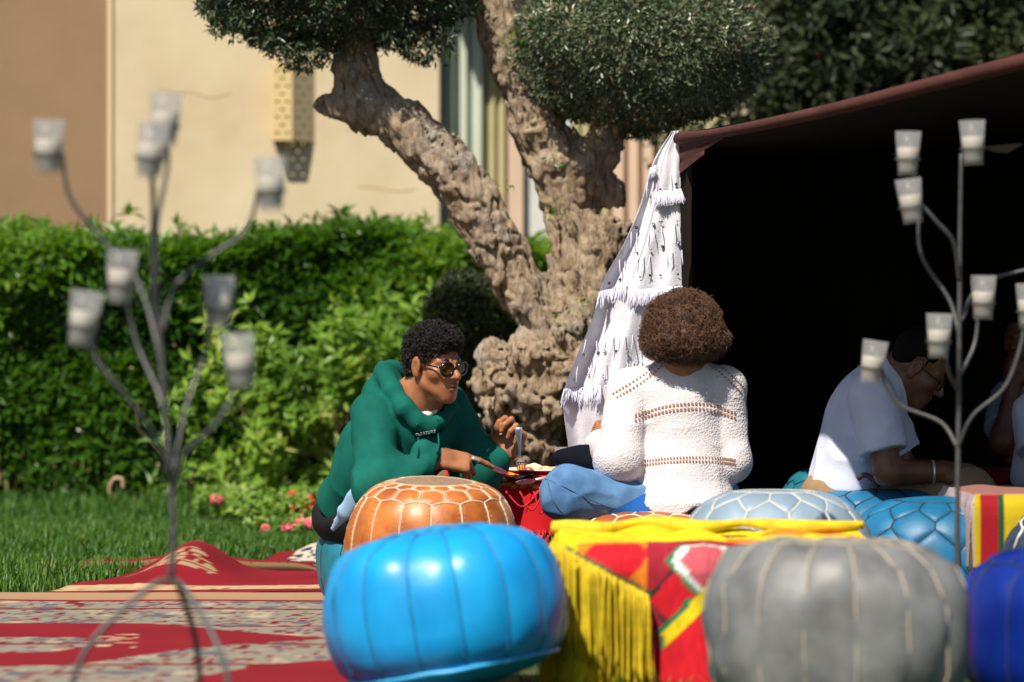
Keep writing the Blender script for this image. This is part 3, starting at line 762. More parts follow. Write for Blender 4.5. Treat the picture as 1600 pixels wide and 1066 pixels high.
# torn dark patch on the blue grey pouf
nt = M_bg.node_tree; tc = nt.nodes.new('ShaderNodeTexCoord'); mp = nt.nodes.new('ShaderNodeVectorMath'); mp.operation = 'DISTANCE'
mp.inputs[1].default_value = (.125, -.185, .325)
nz = nt.nodes.new('ShaderNodeTexNoise'); nz.inputs['Scale'].default_value = 30
ad = nt.nodes.new('ShaderNodeMath'); ad.operation = 'MULTIPLY_ADD'; ad.inputs[1].default_value = .03
nt.links.new(tc.outputs['Object'], mp.inputs[0]); nt.links.new(tc.outputs['Object'], nz.inputs['Vector']); nt.links.new(nz.outputs['Fac'], ad.inputs[0]); nt.links.new(mp.outputs['Value'], ad.inputs[2])
st = nt.nodes.new('ShaderNodeValToRGB'); st.color_ramp.elements[0].position = .046; st.color_ramp.elements[0].color = (1, 1, 1, 1); st.color_ramp.elements[1].position = .056; st.color_ramp.elements[1].color = (0, 0, 0, 1)
nt.links.new(ad.outputs[0], st.inputs['Fac'])
mx = nt.nodes.new('ShaderNodeMix'); mx.data_type = 'RGBA'; rb_ = [q for q in nt.nodes if q.type == 'VALTORGB' and q != st][0]
nt.links.new(st.outputs['Color'], mx.inputs['Factor']); nt.links.new(rb_.outputs['Color'], mx.inputs[6]); mx.inputs[7].default_value = (.03, .055, .11, 1)
nt.links.new(mx.outputs[2], nt.nodes['Principled BSDF'].inputs['Base Color'])

# ------------------------------------------------------------------ rugs
M_rug = attr_mat('woven_rug', .95, .5, 260)
M_rugback = mat('rug_backing', (.30, .205, .12), .95, var=.3, vscale=60, bump=.4, bscale=200)
RED, CREAM, GREYB, PINKB, NAVY = A((.19, .006, .013)), A((.42, .30, .17)), A((.22, .195, .155)), A((.31, .19, .11)), A((.02, .025, .07))
def inpoly(X, Y, poly):
    c = np.zeros(X.shape, bool); j = len(poly) - 1
    for i in range(len(poly)):
        (xi, yi), (xj, yj) = poly[i], poly[j]
        c ^= ((yi > Y) != (yj > Y)) & (X < (xj - xi) * (Y - yi) / (yj - yi + 1e-12) + xi); j = i
    return c
def gp(x, y):
    """photo pixel on flat ground -> ground position"""
    d = CAM_Z * FPX / (y - 533.0); return ((x - 800) * d / FPX, d)
def rug(name, label, x0, x1, y0, y1, step, colour, height, rot=0.0, pivot=None, thick=.009, shear=0.0):
    nx, ny = int((x1 - x0) / step) + 1, int((y1 - y0) / step) + 1
    X, Y = np.meshgrid(np.linspace(x0, x1, nx), np.linspace(y0, y1, ny), indexing='ij')
    X, Y = X.ravel(), Y.ravel(); Z = height(X, Y) + thick
    c = colour(X, Y); X = X + shear * (Y - y0)
    piv = np.array(pivot if pivot else ((x0 + x1) / 2, (y0 + y1) / 2))
    ca, sa = math.cos(rot), math.sin(rot)
    Xr = piv[0] + (X - piv[0]) * ca - (Y - piv[1]) * sa; Yr = piv[1] + (X - piv[0]) * sa + (Y - piv[1]) * ca
    nv_ = len(X); V = np.concatenate([np.stack([Xr, Yr, Z], 1), np.stack([Xr, Yr, Z - thick + .001], 1)])
    gf = grid_faces(nx, ny); top = gf; bot = gf[:, ::-1] + nv_
    e = np.concatenate([np.arange(ny), np.arange(ny - 1, nx * ny, ny)[1:], np.arange((nx - 1) * ny, nx * ny)[::-1][1:], np.arange(0, nx * ny, ny)[::-1][1:]])
    side = np.stack([e[:-1], e[:-1] + nv_, e[1:] + nv_, e[1:]], 1)
    col = np.concatenate([c, np.tile(A((.30, .205, .12)), (nv_, 1))]); col = np.concatenate([col, np.ones((2 * nv_, 1))], 1)
    o = obj(name, V, np.concatenate([top, bot, side]), M_rug, attrs={'weave': ('FLOAT_COLOR', col)}, loc=(piv[0], piv[1], 0))
    return tag(o, label, 'rug', 'red woven rugs on the lawn')
def motif(X, Y, sx, sy, seed=0):
    """small knotted motifs"""
    return vnoise(np.stack([np.round(X / sx), np.round(Y / sy), np.zeros_like(X)], 1) * 1.37 + .5, seed)
# near rug: grey-beige ground, red arrow-shaped lozenges
def col_near(X, Y):
    c = np.tile(GREYB, (len(X), 1)); m = motif(X, Y, .05, .09, 3) + .5 * motif(X, Y, .018, .03, 13); bandr = (np.abs(((Y * 1.9 + .13) % 1) - .5) < .03)
    c = np.where((m > .45)[:, None], A((.10, .10, .12)), c); c = np.where((m < -.5)[:, None], A((.36, .29, .20)), c); c = np.where((bandr | (np.abs(m) < .06))[:, None], RED * .8, c)
    arrow = [gp(-600, 985), gp(230, 982), gp(515, 1002), gp(300, 1022), gp(140, 1045), gp(-100, 1052), gp(-600, 1056)]
    wedge = [gp(-500, 1006), gp(110, 1004), gp(190, 1010), gp(90, 1026), gp(-500, 1032)]
    low = [gp(330, 1066), gp(420, 1048), gp(560, 1035), gp(640, 1066), gp(640, 1200), gp(200, 1200)]
    zz = .02 * np.abs(((X * 9) % 1) - .5)
    r = (inpoly(X, Y + zz, arrow) & ~inpoly(X, Y + zz, wedge)) | inpoly(X, Y, low)
    spk = inpoly(X, Y, [gp(150, 1000), gp(210, 998), gp(215, 1022), gp(150, 1022)]) & (motif(X, Y, .03, .03, 9) > .1)
    c = np.where(r[:, None], RED * (1 + .12 * vnoise(np.stack([X * 7, Y * 7, X * 0], 1), 2))[:, None], c)
    c = np.where(spk[:, None], CREAM, c)
    edge = Y - .0 * X
    c = np.where((edge > 9.46)[:, None], PINKB, c); c = np.where(((edge > 9.40) & (edge < 9.46))[:, None], RED, c)
    return c
rug('rug', 'red and grey-beige woven rug spread before the blue pouf', -2.3, -.1, 6.6, 9.62, .012, col_near, lambda X, Y: .004 * (1 + vnoise(np.stack([X * 3, Y * 3, X * 0], 1), 8)) + .012 * np.exp(-((Y - 9.60) / .05) ** 2), rot=-.03)
def col_far(X, Y):
    c = np.tile(RED, (len(X), 1)) * (1 + .15 * vnoise(np.stack([X * 6, Y * 6, X * 0], 1), 4))[:, None]
    t = Y - (9.90 + .10 * (X + 1.0)); m = motif(X, Y, .016, .03, 6)
    band = (np.abs(t) < .075); c = np.where((band & (m > -.55))[:, None], CREAM * (1 + .25 * m)[:, None], c)
    stp = inpoly(X, Y, [(-1.46, 10.16), (-1.38, 10.30), (-1.28, 10.40), (-1.18, 10.30), (-1.10, 10.16)]) & (np.abs(((Y * 22) % 1) - .5) > .12)
    c = np.where((stp & (m > -.2))[:, None], CREAM * .8, c)
    low = inpoly(X, Y, [(-.75, 9.62), (-.55, 9.78), (-.1, 9.80), (-.1, 9.62)]) & (m > -.3)
    return c
def h_far(X, Y):
    r = np.exp(-((X + 1.30 + .05 * np.sin(Y * 6)) / .13) ** 2) * np.clip((Y - 9.9) / .45, 0, 1)
    return .006 + .10 * r + .012 * np.clip(vnoise(np.stack([X * 4, Y * 3, X * 0], 1), 3), 0, 1)
rug('rug', 'rumpled deep red rug with a cream border and a raised fold', -1.50, -.55, 9.68, 10.62, .011, col_far, h_far, rot=.04, shear=.30)
def col_dk(X, Y):
    c = np.tile(A((.50, .44, .34)), (len(X), 1)); m = motif(X, Y, .018, .05, 16)
    c = np.where((m > .15)[:, None], NAVY, c); c = np.where((m < -.55)[:, None], RED, c)
    return np.where(((X < -.78) | (Y < 10.78))[:, None], RED, c)
rug('rug', 'small dark and cream patterned rug beside the man in green', -.86, -.15, 10.72, 11.3, .010, col_dk, lambda X, Y: .025 + .035 * np.exp(-((X + .72) / .06) ** 2 - ((Y - 11.25) / .15) ** 2), rot=-.05)
# rug with its edge curled up, brown backing towards us
us = np.linspace(0, 1, 70); prof = np.linspace(0, 1, 12)
V = []; C = []
for u in us:
    X = -1.56 + u * 1.02; h = .008 + .050 * np.sin(np.clip(u * 1.15, 0, 1) * math.pi) ** .7 + .008 * math.sin(u * 17)
    for t in prof:
        a = t * 1.9
        V.append([X, 10.62 + .05 * u - .02 * math.sin(a * 1.5) + .10 * (1 - math.cos(a)) * .5, .008 + h * math.sin(a)]); C.append((*A((.115, .068, .034)) * (1.0 + .5 * (t > .35)), 1) if t < .62 else (*RED, 1))
V = np.array(V); Vb = V + np.array([0, .012, .001]); nvv = len(V)
gf = grid_faces(70, 12)
e_ = np.concatenate([np.arange(11, 70 * 12, 12)]); side = np.stack([e_[:-1], e_[1:], e_[1:] + nvv, e_[:-1] + nvv], 1)
tag(obj('rug', np.concatenate([V, Vb]), np.concatenate([gf, gf[:, ::-1] + nvv, side]), M_rug, attrs={'weave': ('FLOAT_COLOR', np.array(C + [(*RED, 1)] * nvv))}, loc=(-1.05, 10.65, 0)),
    'curled-up rug edge showing its brown backing on the grass', 'rug', 'red woven rugs on the lawn')

# ------------------------------------------------------------------ candle stands
M_iron = mat('grey_iron', (.10, .10, .10), .5, var=.3, vscale=30, metal=.4, bump=.2, bscale=200)
def frosted(name):
    m = mat(name, (.60, .60, .60), .28, spec=.5)
    nt = m.node_tree; N = nt.nodes; b = N['Principled BSDF']; t = N.new('ShaderNodeBsdfTranslucent'); t.inputs[0].default_value = (.62, .62, .62, 1)
    tr = N.new('ShaderNodeBsdfTransparent'); m1 = N.new('ShaderNodeMixShader'); m2 = N.new('ShaderNodeMixShader'); m1.inputs[0].default_value = .5; m2.inputs[0].default_value = .74
    nt.links.new(b.outputs[0], m1.inputs[1]); nt.links.new(t.outputs[0], m1.inputs[2]); nt.links.new(m1.outputs[0], m2.inputs[1]); nt.links.new(tr.outputs[0], m2.inputs[2])
    nt.links.new(m2.outputs[0], N['Material Output'].inputs['Surface']); return m
M_glass = frosted('tumbler_glass')
M_wax = mat('white_wax', (.62, .56, .47), .5, var=.08, vscale=30)
M_wick = mat('burnt_wick', (.03, .025, .02), .9)
M_amber = mat('amber_wax', (.55, .40, .24), .5)
gm = MB(); gm.lathe((0, 0, 0), [(.0215, 0), (.0225, .004), (.0270, .05), (.0310, .104), (.0296, .104), (.0258, .05), (.0205, .010)], 28); glass_me = build_mesh('glass', np.concatenate(gm.V), gm.F[:-1], M_glass)
cm = MB(); cm.lathe((0, 0, 0), [(.0190, .0112), (.0240, .045), (.0258, .066), (.0150, .0665), (.004, .063)], 22); wax_me = build_mesh('candle', np.concatenate(cm.V), cm.F, M_wax)
wm = MB(); wm.tube([(0, 0, .060), (.001, 0, .072), (.003, 0, .080)], .0016, 5); wick_me = build_mesh('wick', np.concatenate(wm.V), wm.F, M_wick)
rm = MB(); rm.tube([(.0285 * math.cos(a), .0285 * math.sin(a), .038) for a in np.linspace(0, 2 * math.pi, 25)], .0024, 6, cap=False); ring_me = build_mesh('holder_ring', np.concatenate(rm.V), rm.F, M_iron)
def candle_stand(label, base, d, pole, branches, cups, leg_r, glass_labels, group, n_legs=3, leg_h=.40):
    st = thing('candle_stand', label, 'candle stand', (base[0], base[1], 0), 'branching iron candle stands')
    pp = spline([P(x, y, d) for x, y in pole], 40)
    MB().tube(pp, np.linspace(.0068, .0045, 40), 8).build('pole', M_iron, st)
    for br in branches:
        MB().tube(spline([P(x, y, d + dd) for x, y, dd in br], 26), np.linspace(.0050, .0042, 26), 7).build('branch', M_iron, st)
    j = np.array(P(*pole[0], d))
    for a in leg_r:
        f = np.array([j[0] + .22 * math.cos(a), j[1] + .22 * math.sin(a), .006])
        MB().tube(spline([j, j + np.array([.05 * math.cos(a), .05 * math.sin(a), -.02]), j * .45 + f * .55 + [0.05 * math.cos(a), .05 * math.sin(a), .05], f], 20), .0058, 7).build('leg', M_iron, st)
    for (cx, cy, dd, tilt), gl in zip(cups, glass_labels):
        c = P(cx, cy, d + dd); loc = c - Vector((0, 0, .052))
        g = bpy.data.objects.new('candle_glass', glass_me); coll.objects.link(g); g.location = loc; g.rotation_euler = (0, tilt, 0)
        tag(g, gl, 'candle glass', group)
        for me_, nm in ((wax_me, 'candle'), (wick_me, 'wick')):
            k = bpy.data.objects.new(nm, me_); coll.objects.link(k); k.parent = g
        r = bpy.data.objects.new('holder_ring', ring_me); coll.objects.link(r); r.parent = st
        r.location = loc - Vector(ORIGIN[st]); r.rotation_euler = (0, tilt, 0)
    return st
dl = 5.8; bx = P(268, 900, dl)
cupsL = [(75, 230, .1, .02), (257, 187, .05, .03), (231, 236, -.08, .12), (424, 288, .04, -.03), (187, 433, .10, .06), (125, 498, -.08, .14), (340, 473, .10, .03), (378, 564, -.10, -.08)]
brL = [[(262, 700, 0), (250, 560, .02), (215, 440, .08), (160, 375, .1), (110, 310, .1), (96, 240, .1)],
       [(252, 560, 0), (243, 380, .03), (262, 260, .05), (258, 215, .05)],
       [(243, 500, 0), (238, 380, -.04), (240, 300, -.08), (233, 262, -.08)],
       [(254, 520, 0), (272, 450, .02), (330, 400, .04), (385, 360, .04), (404, 300, .04)],
       [(265, 690, 0), (250, 620, .05), (215, 540, .1), (196, 460, .1)],
       [(268, 760, 0), (240, 680, -.05), (190, 610, -.08), (150, 560, -.08), (146, 515, -.08)],
       [(270, 740, 0), (290, 640, .06), (318, 560, .1), (330, 500, .1)],
       [(272, 770, 0), (290, 710, -.06), (335, 665, -.1), (362, 620, -.1), (362, 585, -.1)]]
candle_stand('blurred grey iron candle stand on three legs in front of the hedge and rugs', (bx.x, bx.y), dl, [(268, 905), (270, 800), (258, 640), (247, 480), (240, 330), (236, 250)], brL, cupsL, [math.radians(200), math.radians(-50), math.radians(80)],
    ['candle glass on the branch far out in front of the tan wall', 'uppermost candle glass of the stand before the cream wall', 'tilted candle glass just under the uppermost one', 'candle glass just below the wall sconce',
     'upper candle glass before the hedge on the side away from the man', 'tilted candle glass before the hedge farthest out from the man', 'candle glass before the hedge, above the glass closest to the man', 'lowest candle glass of its stand, closest to the man in green'], 'candle glasses')
dr = 7.3; bx = P(1497, 905, dr)
cupsR = [(1418, 240, .05, .02), (1521, 223, -.03, -.03), (1427, 314, -.06, .12 * -1), (1536, 465, .06, .01), (1466, 525, -.07, .03), (1358, 566, .05, -.16 * -1), (1608, 478, -.04, 0.0)]
brR = [[(1500, 530, 0), (1484, 470, .03), (1440, 400, .05), (1434, 330, .05), (1424, 262, .05)],
       [(1499, 440, 0), (1490, 380, -.04), (1462, 345, -.06), (1442, 322, -.06)],
       [(1498, 590, 0), (1522, 540, .05), (1529, 490, .06)],
       [(1497, 610, 0), (1482, 580, -.05), (1476, 545, -.07)],
       [(1497, 700, 0), (1470, 660, .03), (1410, 635, .05), (1385, 605, .05), (1376, 570, .05)],
       [(1497, 700, 0), (1520, 650, -.03), (1570, 605, -.04), (1595, 540, -.04), (1600, 500, -.04)],
       [(1503, 500, 0), (1520, 460, .1), (1550, 436, .14), (1620, 418, .14)]]
candle_stand('grey iron candle stand with glasses in front of the dark tent', (bx.x, bx.y), dr, [(1497, 905), (1496, 800), (1498, 640), (1499, 500), (1500, 360), (1502, 240)], brR, cupsR, [math.radians(200), math.radians(-40), math.radians(80)],
    ['candle glass before the tent with the tilted one right under it', 'highest candle glass of the stand before the tent, on its pole', 'tilted candle glass before the tent under the other upper glass', 'candle glass before the tent beside the pole, toward the picture edge',
     'candle glass in front of the tent man’s face', 'tilted candle glass in front of the tent man’s shoulder', 'candle glass before the tent cut by the picture edge'], 'candle glasses')

# ------------------------------------------------------------------ low tables and cloths
M_cloth = attr_mat('woven_cloth', .85, .35, 300, sheen=.0)
M_wood = mat('dark_table_wood', (.07, .035, .02), .6, var=.3, vscale=10)
YEL, ORG, CRED, GRN, BLK, WHT, MAR, TEAL_ = A((.66, .50, .010)), A((.70, .20, .015)), A((.52, .010, .02)), A((.01, .16, .07)), A((.02, .02, .02)), A((.62, .66, .62)), A((.30, .015, .03)), A((.05, .32, .30))
M_yel = mat('yellow_fringe_yarn', (.66, .48, .008), .8, var=.3, vscale=30, sheen=.0)
def low_table(label, x0, x1, y0, y1, zt):
    t = thing('low_table', label, 'table', ((x0 + x1) / 2, (y0 + y1) / 2, 0))
    MB().box(((x0 + x1) / 2, (y0 + y1) / 2, zt - .02), (x1 - x0, y1 - y0, .03)).build('tabletop', M_wood, t, smooth=False)
    for lx in (x0 + .05, x1 - .05):
        for ly in (y0 + .05, y1 - .05):
            MB().box((lx, ly, (zt - .04) / 2), (.045, .045, zt - .04)).build('leg', M_wood, t, smooth=False)
    return t
# front table with yellow, red and green cloth
fx0, fx1, fy0, fy1, fz = .11, .86, 7.18, 7.75, .325
low_table('low wooden table under the yellow and red cloth', fx0, fx1, fy0, fy1, fz)
def cloth_over(name, label, x0, x1, y0, y1, zt, drop, colour, wave=.012, step=.008, seed=0, front_only=False):
    """cloth laid over a table: top, then falling over the front, back and sides with soft folds"""
    u = np.arange(x0 - drop, x1 + drop, step); v = np.arange(y0 - drop, y1 + drop, step)
    U, W = np.meshgrid(u, v, indexing='ij'); U, W = U.ravel(), W.ravel()
    ox = np.maximum(x0 - U, 0) + np.maximum(U - x1, 0); oy = np.maximum(y0 - W, 0) + np.maximum(W - y1, 0)
    hang = np.sqrt(ox ** 2 + oy ** 2)
    X = np.clip(U, x0, x1); Y = np.clip(W, y0, y1)
    w1 = wave * np.clip(hang / .06, 0, 1)
    sxn = np.where(U < x0, -1, np.where(U > x1, 1, 0)); syn = np.where(W < y0, -1, np.where(W > y1, 1, 0))
    al = np.where(oy > ox, U, W)
    fold = .008 + w1 * (np.sin(al * 33 + seed + 1.3 * np.sin(al * 11)) * .5 + .5 + .5 * vnoise(np.stack([al * 13, hang * 3, hang * 0 + seed], 1), 5))
    sw = np.clip(hang / .03, 0, 1)
    X = X + sxn * fold * sw * np.where(ox > 0, 1, 0); Y = Y + syn * fold * sw * np.where(oy > 0, 1, 0)
    Z = zt + .004 - hang + wave * .6 * vnoise(np.stack([U * 9, W * 9, U * 0], 1), 6) * (hang == 0)
    Z = np.maximum(Z, .006)
    c = colour(U, W, hang, X)
    return tag(obj(name, np.stack([X, Y, Z], 1), grid_faces(len(u), len(v)), M_cloth, attrs={'weave': ('FLOAT_COLOR', np.concatenate([c, np.ones((len(c), 1))], 1))}, loc=((x0 + x1) / 2, (y0 + y1) / 2, zt)), label, 'tablecloth', 'woven tablecloths')
def diamond(U, W, cx, cw, r): return np.abs(U - cx) / r + np.abs(W - cw) / (r * 1.15)
def col_front(U, W, hang, X):
    n_ = len(U); c = np.tile(YEL, (n_, 1))
    s = fy0 - W                                            # how far the cloth hangs down in front
    front = s > -.10
    # slanting hem from the yellow band down to the corner, patterned cloth beyond it
    line = .01 + (U - .13) * .55
    pat = front & (s < line) & (U > .15); c = np.where(pat[:, None], ORG, c)
    dd = diamond(U, s, .245, .02, .075); c = np.where((pat & (dd < 1))[:, None], CRED * 1.1, c)
    reg = front & (U > .315); c = np.where(reg[:, None], MAR, c)
    dd = diamond(U, s, .383, .125, .066); c = np.where((reg & (dd < 1.18))[:, None], BLK, c); c = np.where((reg & (dd < 1.0))[:, None], CRED, c)
    dd = diamond(U, s, .445, .035, .062); c = np.where((reg & (dd < 1.30))[:, None], WHT, c); c = np.where((reg & (dd < 1.0))[:, None], MAR * 1.3 + .06, c)
    c = np.where((reg & (dd > 1.30) & (dd < 1.48) & (s < .12))[:, None], GRN, c)
    strip = reg & (s > .205); k = U - .340
    c = np.where((strip & (k > 0) & (k < .014))[:, None], GRN, c); c = np.where((strip & (k >= .014) & (k < .045))[:, None], YEL, c); c = np.where((strip & (k >= .045))[:, None], BLK, c); c = np.where((strip & (k > .075))[:, None], CRED, c)
    dg = (U - .361) - (.206 - s) * .93
    c = np.where((reg & (dg > .02) & (s > .09))[:, None], CRED, c)
    c = np.where((reg & (np.abs(dg) < .022) & (s <= .21) & (s > .07))[:, None], YEL, c); c = np.where((reg & (np.abs(dg + .028) < .008) & (s <= .21) & (s > .12))[:, None], GRN, c)
    c = np.where((front & (s > line - .008) & (s < line + .004) & (U < .32) & (U > .12))[:, None], GRN * .6, c)
    c = np.where((front & (s > line + .004) & (U < .315))[:, None], YEL, c)
    c = c * (1 + .22 * vnoise(np.stack([U * 300, W * 40, U * 0], 1), 14) + .18 * vnoise(np.stack([U * 12, W * 12, U * 0], 1), 15))[:, None]
    back = (~front) & (U > .5); c = np.where((back & (vnoise(np.stack([U * 16, W * 9, U * 0], 1), 4) > .2))[:, None], ORG, c)
    return c
cloth_over('tablecloth', 'yellow, red and green woven cloth with long yellow fringe', fx0, fx1, fy0, fy1, fz, .315, col_front, wave=.030, seed=1)
fr = bpy.data.objects[[o.name for o in coll.objects if o.name.startswith('tablecloth')][-1]]
mb = MB()
for i in range(76):
    X = fx0 - .014 + i * .0029 + rng.normal(0, .0015); top = fz + .002 - max(0, .01 + (X - .13) * .55); L = .235 * rng.uniform(.85, 1.06)
    y = fy0 - .042 - rng.uniform(0, .02); k = rng.normal(0, .006)
    mb.tube(spline([(X, y + .012, top), (X + k, y - .004, top - .03), (X + k * 1.5, y, top - L * .6), (X + k * 2.2, y + rng.normal(0, .004), top - L)], 9), np.array([.002, .0046, .0046, .0044, .0044, .0042, .0042, .004, .003]) * rng.uniform(.45, .8), 6)
mb.build('fringe', M_yel, fr)['kind'] = 'stuff'
# rolled yellow border along the far side of the top
mb = MB(); mb.tube(spline([(fx0 - .01, fy1 - .02, fz + .012), (.22, fy1 - .05, fz + .010), (.33, fy1 - .02, fz + .026), (.46, fy1 - .05, fz + .012), (.58, fy1 - .03, fz + .024), (.7, fy1 - .06, fz + .012), (fx1 + .01, fy1 - .04, fz + .020)], 60), .016 + .006 * np.sin(np.linspace(0, 17, 60)), 8); mb.build('border', M_yel, fr)

# red table between the two diners
rx0, rx1, ry0, ry1, rz = -.235, .20, 9.28, 9.76, .388
low_table('low table under the red cloth between the man in green and the woman', rx0, rx1, ry0, ry1, rz)
def col_red(U, W, hang, X):
    c = np.tile(A((.55, .010, .018)), (len(U), 1))
    m = vnoise(np.stack([np.round(U / .010), np.round(hang / .010), U * 0], 1) * 1.37, 5)
    g_ = (hang > .012) & (hang < .034) & (np.abs(np.sin(U * 95) * .009 + .023 - hang) < .0055)
    c = np.where(g_[:, None], A((.62, .34, .06)), c)
    top = (hang == 0); c = np.where((top & (m > .55))[:, None], A((.10, .12, .05)), c); c = np.where((top & (m < -.6))[:, None], A((.62, .30, .04)), c)
    c = np.where(((hang > .003) & (hang < .010))[:, None], A((.05, .01, .01)), c)
    return c
cloth_over('tablecloth', 'red cloth with gold scroll border under the plate of food', rx0, rx1, ry0, ry1, rz, .17, col_red, wave=.014, seed=4)
fr = bpy.data.objects[[o.name for o in coll.objects if o.name.startswith('tablecloth')][-1]]
M_redy = mat('red_fringe_yarn', (.45, .008, .015), .8, sheen=.0)
mb = MB()
for i in range(44):
    X = rx0 + i * .0102; y = ry0 - .02 + rng.normal(0, .006)
    if rng.random() < .13: continue
    mb.tube(spline([(X, y, rz - .15), (X + rng.normal(0, .004), y - .004, rz - .24), (X + rng.normal(0, .006), y, rz - .345)], 7), [.003, .0055, .0055, .005, .005, .005, .004], 6)
for i in range(3): 
    a = PA(790 + i * 22, 768, 9.18); b_ = PA(842 + i * 8, 768, 9.18); mb.tube(spline([a, (a + b_) / 2 - [0, .01, .045 + .01 * i], b_], 12), .003, 6)
mb.build('fringe', M_redy, fr)['kind'] = 'stuff'
mb = MB()
for i in range(16):
    X = P(858, 0, 9.12).x + i * .0062; mb.tube([(X, 9.12, .19), (X + rng.normal(0, .003), 9.115, .12), (X + rng.normal(0, .005), 9.12, .05)], [.0022, .0028, .002], 5)
mb.build('white_fringe', mat('white_yarn', (.72, .70, .70), .8), fr)['kind'] = 'stuff'

# plate, food and cutlery
M_porc = mat('white_glaze', (.80, .78, .75), .2); M_redgl = mat('red_glaze', (.60, .012, .02), .25)
M_steel = mat('steel', (.80, .80, .80), .36, metal=.75)
pc = P(846, 743, 9.42); ptop = rz + .006
pl = thing('plate', 'white plate with a red underside on the red cloth', 'plate', (pc.x - .0, pc.y, ptop))
MB().lathe((pc.x, pc.y, ptop), [(.06, .0), (.075, .004), (.118, .0155), (.119, .0165)], 40).build('underside', M_redgl, pl)
MB().lathe((pc.x, pc.y, ptop), [(.1195, .0167), (.1205, .0205), (.117, .0208), (.08, .012), (.0, .011)], 40).build('dish', M_porc, pl)
fd = thing('meal', 'orange and pale food piled on the plate under the fork', 'food', (pc.x - .035, pc.y - .03, ptop + .012))
def food(name, c, r, mt, seed, amp=.25):
    V, Q = surface(lambda p: ell(p, c, r) + amp * r[2] * fbm(p * 60, 2, seed).astype(np.float32), np.array(c) - np.array(r) * 1.6, np.array(c) + np.array(r) * 1.6, .0025)
    obj(name, V, Q, mt, fd)
fc = np.array([pc.x - .045, pc.y - .05, ptop + .022])
food('carrot', fc + [-.014, -.012, 0], (.013, .012, .013), mat('orange_veg', (.72, .20, .02), .4), 3)
food('bread', fc + [.02, .0, .0], (.030, .026, .013), mat('pale_bread', (.72, .58, .36), .7, var=.2, vscale=50), 5)
food('tomato', fc + [.008, -.022, -.004], (.016, .012, .010), mat('red_veg', (.55, .05, .02), .35), 6)
food('couscous', fc + [.052, .012, -.004], (.028, .026, .010), mat('couscous_grain', (.66, .50, .26), .8, var=.3, vscale=90), 8)
def fork_at(name, label, tip, butt, up, w=.013, length=None, hold=True):
    """fork from the butt of its handle to the tine tips"""
    tip, butt = np.array(tip), np.array(butt); L = np.linalg.norm(butt - tip); ax = (tip - butt) / L
    up = np.array(up, float); up -= ax * (up @ ax); up /= np.linalg.norm(up); sd = np.cross(ax, up)
    f = thing(name, label, 'fork', tuple((tip + butt) / 2))
    hw = [.0105, .0115, .0095, .006, .0035, .003, .0032, .007, w * .95, w]; hp = [0, .06, .16, .32, .50, .62, .70, .755, .80, .84]
    V = []; F = []
    for a, b_ in zip(hp, hw):
        bow = .006 * math.sin(a * 3.1)
        for s in (-1, 1):
            for t in (-.0011, .0011): V.append(butt + ax * a * L + sd * b_ * s + up * (t + bow))
    for i in range(len(hp) - 1):
        a = i * 4; b_ = a + 4
        F += [(a, b_, b_ + 1, a + 1), (a + 2, a + 3, b_ + 3, b_ + 2), (a + 1, b_ + 1, b_ + 3, a + 3), (a, a + 2, b_ + 2, b_)]
    F += [(0, 1, 3, 2), (len(V) - 4, len(V) - 2, len(V) - 1, len(V) - 3)]
    obj('handle', np.array(V), F, M_steel, f)
    for k in range(4):
        o_ = sd * (k - 1.5) * w * .56; base = butt + ax * .835 * L + o_
        MB().tube([base, base + ax * L * .08 - up * .001, tip + o_ + up * .003], [.0019, .0017, .0010], 6).build('tine', M_steel, f)
    return f
fork_at('fork', 'steel fork held upright over the plate by the man in green', P(814, 733, 9.20), P(810, 668, 9.135), (0, -1, .1))
fork_at('fork', 'fork lying on the dark napkin with its tines over the table edge', P(786, 752, 9.20), P(768, 737, 9.36), (0, -.2, 1), w=.012)
def knife(label, tip, butt, up):
    tip, butt = np.array(tip), np.array(butt); L = np.linalg.norm(butt - tip); ax = (tip - butt) / L
    up = np.array(up, float); up -= ax * (up @ ax); up /= np.linalg.norm(up); sd = np.cross(ax, up)
    k = thing('knife', label, 'knife', tuple((tip + butt) / 2))
    MB().tube([butt, butt + ax * L * .2, butt + ax * L * .48], [.0055, .0062, .0042], 8).build('handle', M_steel, k)
    st_ = [(.47, .006), (.6, .0095), (.8, .0105), (.93, .008), (1, .001)]
    V = []; F = []
    for a, h in st_:
        for (uu, tt) in ((-h, 0), (h * .5, .0011), (h * .5, -.0011)): V.append(butt + ax * a * L + up * uu + sd * tt)
    for i in range(len(st_) - 1):
        for j in range(3): F.append((i * 3 + j, i * 3 + (j + 1) % 3, i * 3 + 3 + (j + 1) % 3, i * 3 + 3 + j))
    F += [(0, 2, 1), (12, 13, 14)]
    obj('blade', np.array(V), F, M_steel, k, smooth=False)
knife('steel table knife in the cutting hand of the man in green', P(793, 739, 9.16), P(738, 716, 9.02), (0, -.55, .8))
knife('knife lying flat on the red cloth by the jeans of the woman', P(806, 754, 9.21), P(864, 746, 9.30), (0, -.4, 1))
nap = thing('napkin', 'dark navy folded napkin on the red cloth', 'napkin', tuple(P(775, 745, 9.3)))
u = np.linspace(0, 1, 14); UU, VV = np.meshgrid(u, u, indexing='ij'); UU, VV = UU.ravel(), VV.ravel()
nx_ = P(742, 0, 9.3).x + UU * .175; ny_ = 9.235 + VV * .16; nz_ = rz + .010 + .012 * np.clip(vnoise(np.stack([UU * 3, VV * 3, UU * 0], 1), 3), -.3, 1) + .014 * np.exp(-((UU - .15) / .12) ** 2)
Vn = np.stack([nx_, ny_, nz_], 1); Vn = np.concatenate([Vn, Vn - [0, 0, .004]]); gf = grid_faces(14, 14)
